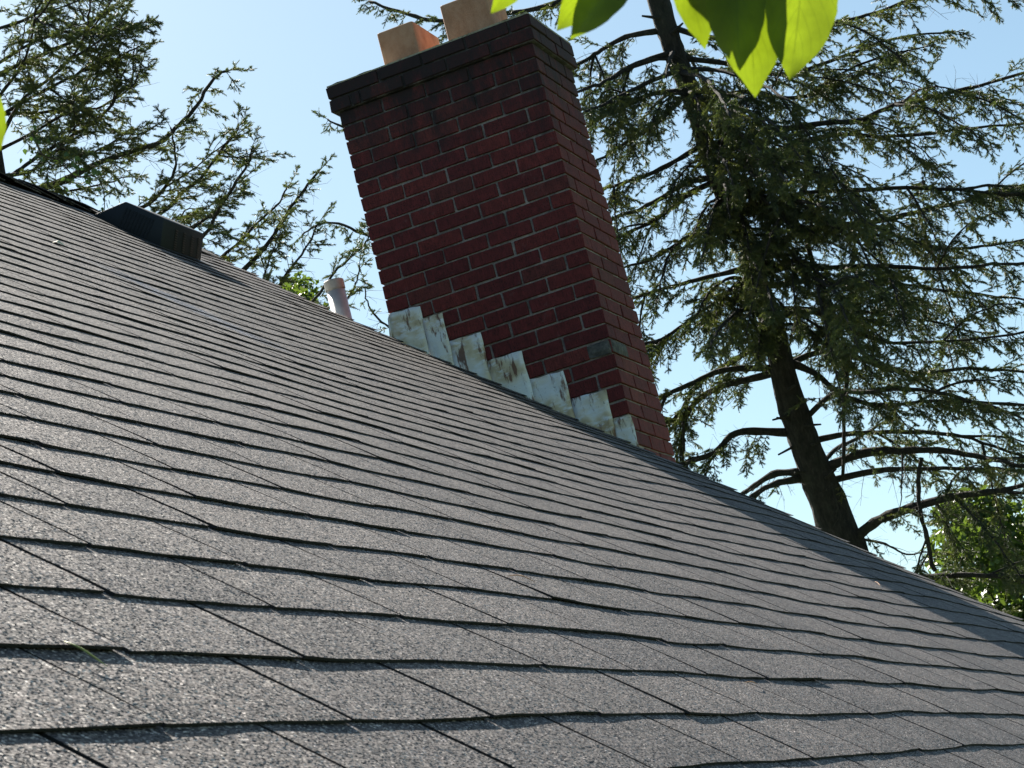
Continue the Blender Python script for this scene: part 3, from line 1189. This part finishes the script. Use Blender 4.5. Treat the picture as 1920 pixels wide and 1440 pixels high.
def sub_twig(T, p, d, L, droop, bare):
    m_ = 5
    pts = [p]
    q = d.copy()
    for k in range(m_):
        q = nrm(q + np.array([0, 0, -1]) * .12 * droop + rng.normal(size=3) * .09)
        pts.append(pts[-1] + q * L / m_)
    T.twig(np.array(pts), .0036, .0014)
    step = .022
    nn = int(L / step)
    sgn = 1
    for k in range(1, nn + 1):
        f = k / nn
        i = min(int(f * m_), m_ - 1); g = f * m_ - i
        pp_ = pts[i] * (1 - g) + pts[i + 1] * g
        tg = nrm(pts[i + 1] - pts[i])
        if bare:
            if rng.random() < .3:
                dd = nrm(tg * .6 + rng.normal(size=3) * .7)
                T.twig(np.array([pp_, pp_ + dd * rng.uniform(.04, .14), pp_ + dd * rng.uniform(.1, .2) + rng.normal(size=3) * .015]), .0018, .0007)
            continue
        if f < .2: continue
        sgn = -sgn
        lat = nrm(np.cross(tg, [.1, .1, 1])) * sgn
        dd = nrm(tg * .75 + lat * .7 + np.array([0, 0, -1]) * .15 * droop + rng.normal(size=3) * .3)
        l3 = rng.uniform(.035, .105) * (1.1 - .5 * f)
        T.shoot(pp_, dd, l3, rng.uniform(.8, 1.2))
        if l3 > .05:
            T.twig(np.array([pp_, pp_ + dd * l3 * .6]), .0016, .001)
            for w_ in (-1, 1):
                if rng.random() < .6:
                    d3 = nrm(dd * .75 + np.cross(dd, [.1, .2, 1]) * w_ * .6 + rng.normal(size=3) * .25)
                    T.shoot(pp_ + dd * l3 * rng.uniform(.3, .7), d3, rng.uniform(.03, .06), rng.uniform(.75, 1.1))
        if k % 3 == 0: T.shoot(pp_, tg, step * 3.2, rng.uniform(.75, 1.1))
    if not bare: T.shoot(pts[-1] - q * .04, q, .075, 1.0)


def pxs(lst, d0, d1):
    n = len(lst)
    return [at(u, v, d0 + (d1 - d0) * i / (n - 1)) for i, (u, v) in enumerate(lst)]


# ---- right-hand spruce
DT = 24.0
tb = at(1600, 1070, DT)
T1 = Tree('spruce_tree', (tb[0] + .15, tb[1], GZ - .2), 'large spruce right of the chimney, its thick bare lower trunk rising behind the roof', 'tree')
tr_px = [(1700, 1430, 118), (1640, 1180, 112), (1592, 1050, 104), (1570, 985, 94), (1530, 889, 80), (1505, 816, 72), (1478, 743, 66), (1458, 646, 58), (1440, 590, 52), (1420, 520, 48), (1395, 440, 44), (1356, 363, 42), (1325, 280, 42),
         (1297, 179, 48), (1267, 107, 50), (1254, 64, 50), (1234, 0, 52), (1214, -60, 48), (1180, -220, 42), (1120, -500, 34), (1060, -800, 25), (990, -1150, 12)]
P = [at(u, v, DT) for u, v, w in tr_px]
P = [np.array([P[0][0] + .1, P[0][1], GZ - .35])] + P
W = [140] + [w for u, v, w in tr_px]
Ps = spline(P, 60)
Wr = np.interp(np.linspace(0, 1, 60), np.linspace(0, 1, len(W)), W) / 2 / FPX * DT
Wr = Wr * .78
V, F = tube(Ps, Wr, 20)
V = np.array(V)
for i in range(len(V)):
    c = Ps[i // 20]; V[i] = c + (V[i] - c) * (1 + .06 * math.sin(i * 1.7) + .05 * math.sin(i * .37) + rng.normal() * .03)
add('trunk', V, F, M_BARK, T1.root, True)


def B(T, lst, th, dd, d=DT, th1=None, **kw):
    r0 = th / 2 / FPX * d
    r1 = (th1 / 2 / FPX * d) if th1 else r0 * .35
    spruce_branch(T, pxs(lst, d, d + dd), r0, r1, **kw)


Lb = dict(start=.12, dens=1.45, bare=.28, L2=(.14, .42), droop=.65, hang=.08)
B(T1, [(1235, 58), (1177, 68), (1134, 90), (1100, 111), (1040, 140), (960, 175)], 13, .6, **Lb)
B(T1, [(1250, 102), (1185, 124), (1143, 149), (1100, 167), (1030, 185)], 13, -.5, **Lb)
B(T1, [(1262, 135), (1207, 158), (1155, 184), (1100, 209), (1020, 235)], 10, -.9, **Lb)
B(T1, [(1275, 171), (1228, 175), (1177, 196), (1126, 222), (1060, 262), (960, 300)], 12, .9, **Lb)
B(T1, [(1280, 183), (1245, 218), (1215, 243), (1164, 273), (1117, 303), (1060, 335)], 11, .4, **Lb)
B(T1, [(1310, 275), (1270, 300), (1202, 333), (1134, 354), (1080, 380)], 12, -.6, start=.1, dens=1.1, bare=.2, L2=(.15, .4))
B(T1, [(1335, 333), (1288, 342), (1241, 371), (1198, 393), (1155, 406), (1080, 440)], 14, .5, start=.2, dens=1., bare=.3, L2=(.12, .4))
B(T1, [(1340, 340), (1292, 363), (1262, 389), (1207, 423), (1155, 448), (1100, 480)], 13, -.3, **Lb)
B(T1, [(1370, 420), (1339, 431), (1292, 444), (1249, 470), (1220, 487), (1150, 505)], 12, -.8, start=.2, dens=1.2, bare=.2, L2=(.15, .4))
B(T1, [(1410, 500), (1339, 517), (1271, 534), (1185, 560), (1110, 590)], 12, .6, start=.2, dens=1.2, bare=.2, L2=(.15, .4))
B(T1, [(1410, 520), (1350, 560), (1280, 610), (1200, 660), (1120, 700)], 9, -.9, start=.1, dens=1.5, bare=.15, L2=(.15, .45))
B(T1, [(1440, 640), (1369, 680), (1310, 719), (1267, 782), (1230, 800)], 13, .5, **Lb)
B(T1, [(1445, 690), (1359, 694), (1296, 719), (1247, 743), (1180, 790)], 15, -.6, start=.25, dens=1., bare=.3, L2=(.12, .35))
B(T1, [(1450, 700), (1344, 728), (1291, 767), (1252, 811), (1200, 850)], 15, .9, **Lb)
B(T1, [(1480, 811), (1383, 811), (1344, 845), (1271, 874), (1200, 900)], 17, -.5, **Lb)
B(T1, [(1500, 885), (1451, 889), (1412, 913), (1388, 930), (1340, 960)], 17, .5, start=.1, dens=.8, bare=.8, L2=(.1, .3))
B(T1, [(1500, 898), (1451, 908), (1408, 932), (1360, 970)], 16, -.4, start=.1, dens=.8, bare=.8, L2=(.1, .3))
Rb = dict(start=.1, dens=1.35, bare=.15, L2=(.16, .45), droop=.7, hang=.08)
B(T1, [(1255, 50), (1330, 70), (1430, 75), (1552, 47), (1634, 26), (1719, -6)], 13, -1.2, **Rb)
B(T1, [(1285, 110), (1370, 120), (1467, 140), (1570, 110), (1680, 70), (1790, 60)], 12, .9, **Rb)
B(T1, [(1318, 190), (1399, 171), (1480, 184), (1560, 165), (1650, 120), (1700, 95)], 11, 1.4, **Rb)
B(T1, [(1335, 280), (1412, 252), (1463, 243), (1548, 230), (1612, 226), (1676, 196), (1740, 184), (1826, 162), (1940, 132)], 15, -1.5, **Rb)
B(T1, [(1345, 315), (1412, 303), (1463, 282), (1510, 265), (1570, 252), (1676, 256), (1783, 245), (1930, 228)], 14, .8, **Rb)
B(T1, [(1365, 395), (1454, 384), (1506, 363), (1655, 354), (1783, 354), (1860, 363), (1935, 371)], 13, -.6, **Rb)
B(T1, [(1390, 490), (1454, 461), (1506, 431), (1570, 423), (1655, 414), (1719, 397), (1783, 384), (1860, 363), (1930, 345)], 17, 1.5, **Rb)
B(T1, [(1600, 421), (1634, 423), (1698, 448), (1762, 465), (1847, 461), (1935, 446)], 11, 1.0, **Rb)
B(T1, [(1415, 520), (1475, 500), (1527, 504), (1591, 500), (1676, 500), (1783, 504), (1869, 495), (1940, 495)], 13, -1.6, **Rb)
B(T1, [(1420, 540), (1500, 528), (1570, 534), (1655, 530), (1780, 545), (1940, 565)], 12, .9, **Rb)
B(T1, [(1450, 600), (1500, 583), (1563, 597), (1612, 626), (1675, 641), (1780, 640), (1930, 620)], 12, -1.2, **Rb)
B(T1, [(1465, 690), (1539, 660), (1617, 675), (1720, 700), (1820, 690), (1935, 700)], 14, 1.2, **Rb)
B(T1, [(1485, 680), (1534, 704), (1573, 738), (1650, 760), (1760, 752), (1935, 760)], 14, -.8, **Rb)
B(T1, [(1510, 785), (1563, 738), (1620, 735), (1720, 730), (1850, 760), (1935, 790)], 13, -1.7, **Rb)
Rn = dict(start=.2, dens=.8, bare=.4, L2=(.15, .42), droop=.9, hang=.1)
B(T1, [(1510, 830), (1580, 815), (1636, 811), (1748, 811), (1830, 826), (1935, 862)], 14, .7, **Rn)
B(T1, [(1530, 890), (1563, 845), (1600, 825), (1660, 790)], 13, 1.4, **Rn)
B(T1, [(1530, 885), (1617, 850), (1694, 845), (1772, 845), (1855, 860), (1935, 876)], 20, -.8, **Rn)
B(T1, [(1540, 905), (1636, 884), (1709, 879), (1830, 879), (1935, 884)], 15, .8, **Rn)
B(T1, [(1590, 1020), (1646, 976), (1709, 952), (1782, 932), (1855, 923), (1940, 906)], 24, -1.2, start=.1, dens=.8, bare=.6, L2=(.15, .45), droop=.8)
B(T1, [(1600, 1075), (1723, 1083), (1800, 1078), (1935, 1080)], 19, -.8, start=.35, dens=1.1, bare=.3, L2=(.15, .4), droop=.4)
B(T1, [(1610, 1010), (1660, 1020), (1700, 1040), (1740, 1035)], 6, -.4, start=.1, dens=1., bare=1., L2=(.1, .3))
# dead hanging stems
Dd = dict(start=.1, dens=.7, bare=1., L2=(.05, .2), droop=.1)
B(T1, [(1728, 858), (1722, 900), (1726, 960), (1738, 1010), (1752, 1072)], 9, -.1, d=23.4, th1=8, **Dd)
B(T1, [(1692, 852), (1691, 900), (1688, 950)], 5, -.1, d=23.4, **Dd)
B(T1, [(1281, 790), (1282, 830), (1281, 875)], 6, 0, d=24.2, th1=5, **Dd)
B(T1, [(1512, 262), (1514, 333), (1497, 371), (1454, 427), (1420, 470)], 12, 0, d=24.2, th1=12, **Dd)
B(T1, [(1514, 457), (1527, 504), (1544, 538), (1553, 600), (1568, 631), (1587, 704), (1583, 772), (1580, 900)], 10, .2, d=23.6, th1=7, **Dd)
B(T1, [(1560, 905), (1572, 960), (1577, 1000)], 5, 0, d=23.7, **Dd)
# boughs reaching towards the viewer and away, for the body of the tree
for k in range(34):
    v0 = rng.uniform(90, 620)
    u0 = np.interp(v0, [0, 363, 743, 985], [1234, 1350, 1478, 1570])
    ang = rng.uniform(-1.0, 1.0)
    Ln = rng.uniform(1.0, 2.6)
    sg = -1 if rng.random() < .65 else 1
    dxp = math.sin(ang) * Ln / DT * FPX * .75 + rng.uniform(0, 180)
    dy = rng.uniform(20, 110)
    if u0 + dxp < 1290 and rng.random() < .6: dxp = abs(dxp)
    lst = [(u0, v0), (u0 + dxp * .4, v0 + dy * .1), (u0 + dxp * .75, v0 + dy * .5), (u0 + dxp, v0 + dy)]
    B(T1, lst, rng.uniform(8, 12), sg * Ln * math.cos(ang), start=.25, dens=.9, bare=.12, L2=(.15, .4), droop=1.1, hang=.1)
# short leafy boughs that hide the middle of the trunk
for k in range(30):
    v0 = rng.uniform(150, 640)
    u0 = np.interp(v0, [0, 363, 743, 985], [1234, 1356, 1478, 1570])
    dx_ = rng.uniform(-110, 150)
    lst = [(u0, v0), (u0 + dx_ * .4, v0 - 8), (u0 + dx_ * .8, v0 + 22), (u0 + dx_, v0 + 60)]
    B(T1, lst, rng.uniform(6, 9), -rng.uniform(.5, 1.1), start=.25, dens=1.7, bare=.08, L2=(.12, .32), droop=.9)
# broken stubs
for k in range(16):
    v0 = rng.uniform(20, 980)
    u0 = np.interp(v0, [0, 363, 743, 985], [1234, 1356, 1478, 1570])
    p0 = at(u0, v0, DT - .05)
    dd_ = nrm(np.array([rng.choice([-1, 1]) * rng.uniform(.4, 1), -rng.uniform(.3, 1), rng.uniform(-.2, .3)]))
    V, F = tube([p0, p0 + dd_ * .14, p0 + dd_ * rng.uniform(.2, .34)], [.022, .014, .009], 6)
    add('stub', V, F, M_BARK, T1.root)
# side boughs that fork off the limbs
forks = [P for P in T1.limbs]
for k in range(260):
    P = forks[rng.integers(0, len(forks))]
    i = rng.integers(int(len(P) * .25), int(len(P) * .9))
    if abs(proj(P[i])[0] - np.interp(proj(P[i])[1], [0, 363, 743, 985], [1234, 1350, 1458, 1560])) < 90: continue
    p0 = P[i]; tg = nrm(P[min(i + 1, len(P) - 1)] - P[i - 1])
    right_side = proj(p0)[0] > 1420
    if right_side and proj(p0)[0] < 1600 and rng.random() < .5: continue
    if not right_side and rng.random() < .3: continue
    Ln = rng.uniform(.6, 1.5) if right_side else rng.uniform(.4, .9)
    d_ = nrm(tg * rng.uniform(.5, 1.0) + rng.normal(size=3) * .45 + np.array([0, 0, -.18]))
    pts = [p0, p0 + d_ * Ln * .35 + np.array([0, 0, .02]), p0 + d_ * Ln * .7 - np.array([0, 0, .06]), p0 + d_ * Ln - np.array([0, 0, .2])]
    spruce_branch(T1, pts, rng.uniform(.010, .018), .005, start=.1, dens=1.15, bare=.2, L2=(.14, .38), droop=.6, hang=.08)
# boughs passing behind the chimney and reaching out on its left
B(T1, [(1190, -60), (1056, 2), (954, 25), (833, 40), (757, 24), (690, 2)], 15, 1.6, start=.2, dens=1.1, bare=.2, L2=(.1, .32), droop=1.1)
B(T1, [(1010, 210), (860, 215), (740, 232), (655, 240), (612, 222)], 9, .5, d=24.6, start=.3, dens=1.1, bare=.1, L2=(.1, .26), droop=1.3)
B(T1, [(1060, 520), (900, 440), (760, 450), (689, 441), (634, 419), (598, 422), (565, 441)], 9, .6, d=24.8, start=.35, dens=1.0, bare=.15, L2=(.1, .22), droop=1.2)
B(T1, [(1000, 620), (850, 560), (760, 610), (716, 605), (690, 570), (683, 540)], 7, .2, d=24.6, start=.4, dens=.9, bare=.35, L2=(.1, .22), droop=1.2)
for q in T1.root.children: pass
T1.finish(M_NEED, M_TWIG)

# ---- left-hand spruce
D2 = 21.0
T2b = at(5, 700, D2)
T2 = Tree('spruce_tree', (T2b[0], T2b[1], GZ - .2), 'spruce at the left edge with boughs sweeping up behind the roof vent', 'tree')
P = [at(u, v, D2) for u, v in ((60, 620), (5, 420), (-12, 320), (-26, 200), (-40, 60), (-75, -120), (-130, -420), (-190, -800))]
P = [np.array([P[0][0] + .1, P[0][1], GZ - .3])] + P
Ps = spline(P, 30)
V, F = tube(Ps, np.interp(np.linspace(0, 1, 30), [0, .3, 1], [.24, .10, .02]), 14)
add('trunk', V, F, M_BARK, T2.root, True)
Lf = dict(start=.12, dens=1.25, bare=.25, L2=(.12, .42), droop=.5)
d = D2
B(T2, [(15, 335), (29, 324), (73, 292), (146, 248), (204, 204), (222, 164), (235, 130)], 10, -.3, d=d, **Lf)
B(T2, [(20, 370), (102, 345), (153, 321), (200, 299), (255, 281), (303, 266), (328, 241), (365, 204), (394, 157), (423, 131)], 15, .4, d=d, **Lf)
B(T2, [(180, 420), (273, 386), (310, 350), (328, 317), (328, 284), (320, 240)], 9, -.4, d=d, **Lf)
B(T2, [(60, 480), (200, 455), (306, 397), (346, 357), (376, 335), (401, 299), (437, 255), (448, 235)], 11, .5, d=d, start=.35, dens=1.8, bare=.2, L2=(.12, .36), droop=.5)
B(T2, [(100, 560), (280, 520), (379, 445), (405, 401), (437, 350), (467, 303), (472, 280)], 10, -.5, d=d, start=.4, dens=1.8, bare=.2, L2=(.12, .36), droop=.5)
B(T2, [(150, 640), (350, 600), (463, 500), (510, 445), (540, 397), (569, 357), (594, 325)], 13, .3, d=d, start=.55, dens=1.8, bare=.2, L2=(.12, .32), droop=.5)
B(T2, [(220, 680), (400, 640), (500, 560), (548, 500), (580, 455), (598, 415)], 9, -.4, d=d, start=.5, dens=1.4, bare=.25, L2=(.12, .36), droop=.5)
B(T2, [(160, 600), (330, 540), (430, 470), (480, 420), (520, 385), (540, 350)], 9, .5, d=d, start=.5, dens=1.5, bare=.25, L2=(.12, .36), droop=.5)
B(T2, [(100, 520), (300, 460), (400, 400), (440, 350), (462, 330)], 8, .2, d=d, start=.5, dens=1.4, bare=.25, L2=(.12, .36), droop=.5)
B(T2, [(340, 720), (540, 660), (620, 590), (650, 560), (668, 530), (676, 500)], 7, -.3, d=d, start=.55, dens=1.4, bare=.3, L2=(.1, .26), droop=.2)
B(T2, [(300, 700), (500, 650), (590, 561), (630, 506), (681, 462), (690, 440)], 8, .6, d=d, start=.5, dens=1.6, bare=.3, L2=(.1, .26), droop=.2)
B(T2, [(-15, 160), (0, 138), (66, 109), (120, 84), (146, 69), (190, 29), (240, -5)], 11, .5, d=d, **Lf)
B(T2, [(-5, 200), (0, 179), (44, 117), (62, 55), (66, 11), (60, -40)], 8, -.6, d=d, **Lf)
B(T2, [(-5, 225), (0, 215), (95, 208), (150, 180), (182, 140), (200, 80), (230, 30)], 8, .7, d=d, **Lf)
B(T2, [(-5, 220), (73, 175), (146, 139), (219, 109), (262, 85)], 8, -.4, d=d, **Lf)
B(T2, [(0, 280), (60, 250), (130, 210), (190, 200), (250, 160), (270, 110)], 8, .9, d=d, **Lf)
B(T2, [(0, 260), (40, 190), (90, 150), (140, 100), (165, 40), (170, -20)], 8, -1.1, d=d, **Lf)
B(T2, [(0, 330), (60, 320), (110, 280), (160, 290), (240, 250)], 8, -.7, d=d, **Lf)
B(T2, [(-30, 60), (40, 40), (90, 10), (140, -20)], 8, .4, d=d, **Lf)
B(T2, [(-5, 120), (60, 80), (120, 60), (200, 60), (268, 40)], 7, -.9, d=d, **Lf)
B(T2, [(0, 340), (90, 360), (170, 350), (240, 330)], 7, .5, d=d, **Lf)
B(T2, [(200, 500), (260, 470), (300, 425), (330, 410), (360, 390)], 7, .2, d=d + .3, start=.3, dens=1.2, bare=.2, L2=(.1, .25), droop=.2)
forks = [P for P in T2.limbs]
for k in range(34):
    P = forks[rng.integers(0, len(forks))]
    i = rng.integers(int(len(P) * .3), int(len(P) * .8))
    p0 = P[i]; tg = nrm(P[min(i + 1, len(P) - 1)] - P[i - 1])
    Ln = rng.uniform(.3, .75)
    d_ = nrm(tg * rng.uniform(.7, 1.1) + rng.normal(size=3) * .5)
    pts = [p0, p0 + d_ * Ln * .35, p0 + d_ * Ln * .7 + np.array([0, 0, .03]), p0 + d_ * Ln + np.array([0, 0, .05])]
    if max(proj(q)[0] - np.interp(proj(q)[1], [0, 140, 330, 480], [300, 430, 560, 620]) for q in pts) > 0: continue
    spruce_branch(T2, pts, rng.uniform(.007, .012), .004, start=.1, dens=1.1, bare=.25, L2=(.1, .28), droop=.2)
T2.finish(M_NEED, M_TWIG)


# ------------------------------------------------------------------ broadleaf trees, vine
def leaf_cloud(name, root, centers, radii, count, size, mat, squash=.8):
    n = count
    idx = rng.integers(0, len(centers), n)
    C_ = np.array(centers)[idx]; Rr = np.array(radii)[idx][:, None]
    d = rng.normal(size=(n, 3)); d /= np.linalg.norm(d, axis=1)[:, None]
    r = rng.random((n, 1)) ** .45
    P = C_ + d * r * Rr * np.array([1, 1, squash])
    nn = rng.normal(size=(n, 3)) + np.array([0, 0, .7]); nn /= np.linalg.norm(nn, axis=1)[:, None]
    a = np.cross(nn, rng.normal(size=(n, 3))); a /= np.linalg.norm(a, axis=1)[:, None]
    b = np.cross(nn, a)
    s = size * rng.uniform(.6, 1.2, (n, 1))
    V = np.stack([P - a * s, P - a * s * .2 + b * s * .55 + nn * s * .1, P + a * s, P - a * s * .2 - b * s * .55 + nn * s * .1], 1).reshape(-1, 3)
    F = np.arange(4 * n).reshape(-1, 4)
    me = big_mesh(name, V, F, mat, 4)
    o = link(name, me, root); o['kind'] = 'stuff'
    return o


def broad_tree(name, label, u0, v0, d, W, H, nblob, count, size, box):
    c0 = at(u0, v0, d)
    root = empty(name, (c0[0], c0[1], GZ - .2), label, 'tree')
    trunk = spline([(c0[0], c0[1], GZ - .3), (c0[0] + .2, c0[1], (GZ + c0[2]) / 2), (c0[0], c0[1], c0[2])], 10)
    V, F = tube(trunk, np.linspace(.22, .1, 10), 10)
    add('trunk', V, F, M_BARK, root, True)
    cs, rs = [], []
    for k in range(nblob):
        u = rng.uniform(box[0], box[2]); v = rng.uniform(box[1], box[3])
        c = at(u, v, d + rng.uniform(-1.5, 1.5))
        cs.append(c); rs.append(rng.uniform(.35, .8) * W)
        if k % 2 == 0:
            L = spline([trunk[6], (trunk[8] + c) / 2, c], 6)
            V, F = tube(L, np.linspace(.05, .012, 6), 6)
            add('limb', V, F, M_BARK, root, True)
    leaf_cloud('foliage', root, cs, rs, count, size, M_LEAFY)
    return root


broad_tree('maple_tree', 'bright green broadleaf tree at the lower right behind the spruce boughs', 1900, 1180, 36, 1.0, 1, 26, 26000, .07, (1800, 960, 2060, 1330))
broad_tree('maple_tree', 'small yellow-green broadleaf treetop peeping over the roof edge left of the pipe', 560, 640, 30, .45, 1, 9, 3500, .045, (528, 545, 600, 640))

# vine hanging in the left spruce
vp = [at(u, v, 19.8) for u, v in ((60, 250), (80, 290), (110, 300), (140, 330), (175, 330), (192, 350), (196, 385), (192, 420))]
vine = empty('climbing_vine', vp[0], 'broad-leaved vine trailing through the left spruce down to the roof edge', 'vine')
vs_ = spline(vp, 40)
V, F = tube(vs_, np.linspace(.007, .003, 40), 5)
add('stem', V, F, M_TWIG, vine, True)
for k in range(90):
    p = vs_[rng.integers(0, 40)] + rng.normal(size=3) * np.array([.09, .09, .07]) * (1.4 if k % 3 else .5)
    nn = nrm(rng.normal(size=3) + np.array([0, -.6, .5])); a = nrm(np.cross(nn, rng.normal(size=3)) + np.array([0, 0, -.8])); b = np.cross(nn, a)
    s = rng.uniform(.016, .03)
    add('leaf', [p - a * s, p - a * s * .5 + b * s * .75, p + a * s * .3 + b * s * .5, p + a * s * 1.1, p + a * s * .3 - b * s * .5, p - a * s * .5 - b * s * .75, p + nn * s * .15],
        [(6, 0, 1), (6, 1, 2), (6, 2, 3), (6, 3, 4), (6, 4, 5), (6, 5, 0)], M_VINE, vine)


# ------------------------------------------------------------------ near leaves
def near_leaf(tip, base, wpx, d_tip, d_base, roll, parent, curl=.1, skew=0.0, seed=0):
    """pointed oval leaf hanging from base to tip; roll turns it about its midrib"""
    T_ = at(tip[0], tip[1], d_tip); B_ = at(base[0], base[1], d_base)
    ax = T_ - B_; L = np.linalg.norm(ax); ax = ax / L
    vd = nrm((T_ + B_) / 2 - CAM)
    sd_ = nrm(np.cross(ax, vd)); nr = np.cross(sd_, ax)
    side = math.cos(roll) * sd_ + math.sin(roll) * nr
    nor = np.cross(ax, side)
    w = wpx / FPX * (d_tip + d_base) / 2 / 2
    nu, nv = 8, 22
    V, F, UV = [], [], []
    rg = np.random.default_rng(seed)
    ph = rg.random(4) * 6
    for i in range(nv + 1):
        t = i / nv
        prof = math.sin(math.pi * t ** 1.25) ** .72 if 0 < t < 1 else 0.0
        if t > .86: prof *= 1 - .42 * ((t - .86) / .14) ** .8
        for k in range(nu + 1):
            s = -1 + 2 * k / nu
            ww = w * prof * (1 + (.02 * math.sin(46 * t + ph[0]) if abs(s) == 1 else 0))
            p = B_ + ax * L * t + side * s * ww + side * skew * w * math.sin(math.pi * t)
            p = p + nor * (abs(s) ** 1.4 * w * prof * .28 + curl * w * math.sin(math.pi * t) + .05 * w * math.sin(9 * t + ph[1]) * s)
            V.append(p); UV.append((s, t, 0))
    for i in range(nv):
        for k in range(nu):
            a = i * (nu + 1) + k
            F.append((a, a + 1, a + nu + 2, a + nu + 1))
    o = add('leaf', V, F, M_NEAR, parent, True)
    at_ = o.data.attributes.new('leaf_uv', 'FLOAT_VECTOR', 'POINT')
    at_.data.foreach_set('vector', np.array(UV, np.float32).ravel())
    return o


def near_twig(lst, d, label):
    P = [at(u, v, dd) for (u, v), dd in zip(lst, d)]
    r = empty('leafy_twig', P[0], label, 'twig')
    V, F = tube(spline(P, 14), np.linspace(.0016, .0009, 14), 8)
    add('stem', V, F, M_TWIG, r, True)
    return r


DN = 1.25
tw = near_twig([(1700, -330), (1500, -260), (1300, -190), (1120, -150), (960, -120)], [1.27] * 5, 'out-of-focus twig with sunlit bright green leaves hanging in at the top')
near_leaf((1482, 150), (1508, -205), 140, DN, DN + .01, .2, tw, .1, .08, 1)
near_leaf((1416, 184), (1368, -215), 132, DN + .006, DN + .012, .1, tw, .1, .12, 2)
near_leaf((1386, 134), (1376, -175), 112, DN - .004, DN - .004, -.1, tw, .05, .0, 3)
near_leaf((1322, 94), (1262, -190), 84, DN + .012, DN + .02, .3, tw, .05, -.1, 4)
near_leaf((1044, 58), (1205, -150), 80, DN + .006, DN + .01, .2, tw, .05, .0, 5)
near_leaf((1070, 74), (1245, -160), 84, DN - .002, DN + .0, -.2, tw, .05, .1, 6)
near_leaf((920, 26), (1050, -140), 54, DN + .01, DN, .2, tw, .05, .0, 7)
near_leaf((1165, -50), (1150, -380), 150, DN + .094, DN + .1, .0, tw, .05, .0, 9)  # unseen leaf added above the frame, sunward, to shade the dark front leaf
tw2 = near_twig([(-260, -60), (-120, 20), (-60, 60)], [1.2] * 3, 'blurred twig at the left edge with one yellow-green leaf tip in view')
near_leaf((1, 282), (-68, 90), 64, 1.2, 1.2, .2, tw2, .05, .0, 8)


# ------------------------------------------------------------------ debris on the shingles
def ray_roof(u, v):
    d_ = FWD + (u - CX) / FPX * RIGHT - (v - CY) / FPX * UP
    t = (Z0 - SP / CP * CAM[0] - CAM[2]) / (d_[2] + SP / CP * d_[0])
    for _ in range(6):
        P = CAM + t * d_
        h = hfield(P[0] / CP, P[1]) + .007
        t = (Z0 + h - SP / CP * CAM[0] - CAM[2]) / (d_[2] + SP / CP * d_[0])
    return CAM + t * d_


def straw(name, uv, r, mat, label, cat, lift=.004):
    P = [ray_roof(*q) for q in uv]
    P = [p + np.array([SP, 0, CP]) * (lift * (.3 + .7 * math.sin(math.pi * i / (len(P) - 1)))) for i, p in enumerate(P)]
    P = spline(P, 9)
    V, F = tube(P, np.full(9, r) * np.array([.4, .8, 1, 1, 1, 1, .9, .6, .3]), 5)
    tag(add(name, V, F, mat, None, True), label, cat)


M_STRAW = simple('fresh_grass_blade', (.32, .36, .10), .6, 90, .1, 0, 0)
M_PINE = simple('dry_needle', (.45, .24, .12), .7, 90, .1, 0, 0)
straw('grass_blade', [(120, 1205), (150, 1226), (200, 1252)], .0009, M_STRAW, 'yellow-green grass blade lying across the shingles at the lower left', 'grass blade')
straw('pine_needle', [(950, 1081), (975, 1084), (1004, 1093)], .0008, M_PINE, 'tan dry needle lying on the middle of the roof', 'needle')
straw('pine_needle', [(1640, 1091), (1645, 1095), (1650, 1099)], .0011, M_PINE, 'pale dry bit of needle beside the chimney shadow at the right', 'needle')
straw('pine_needle', [(1395, 1281), (1408, 1283), (1419, 1284)], .0008, M_PINE, 'short reddish dry needle on the lower right shingles', 'needle')
p = ray_roof(112, 459)
V = [p + np.array(q) * .012 for q in ((-1.6, -1.8, .7), (0, -1.6, .5), (1.1, .4, -.5), (.2, 2.1, .4), (-1.2, 1.2, 1.3), (0, 0, 1.2))]
tag(add('dry_leaf', V, [(5, 0, 1), (5, 1, 2), (5, 2, 3), (5, 3, 4), (5, 4, 0)], simple('dry_leaf', (.55, .5, .36), .7, 90, .1, 0, 0)), 'small pale dry leaf on the shingles below the ridge at the far left', 'dry leaf')
print('shoots', T1.shN, T2.shN, 'bricks', nbr, 'tabs', len(tabs))
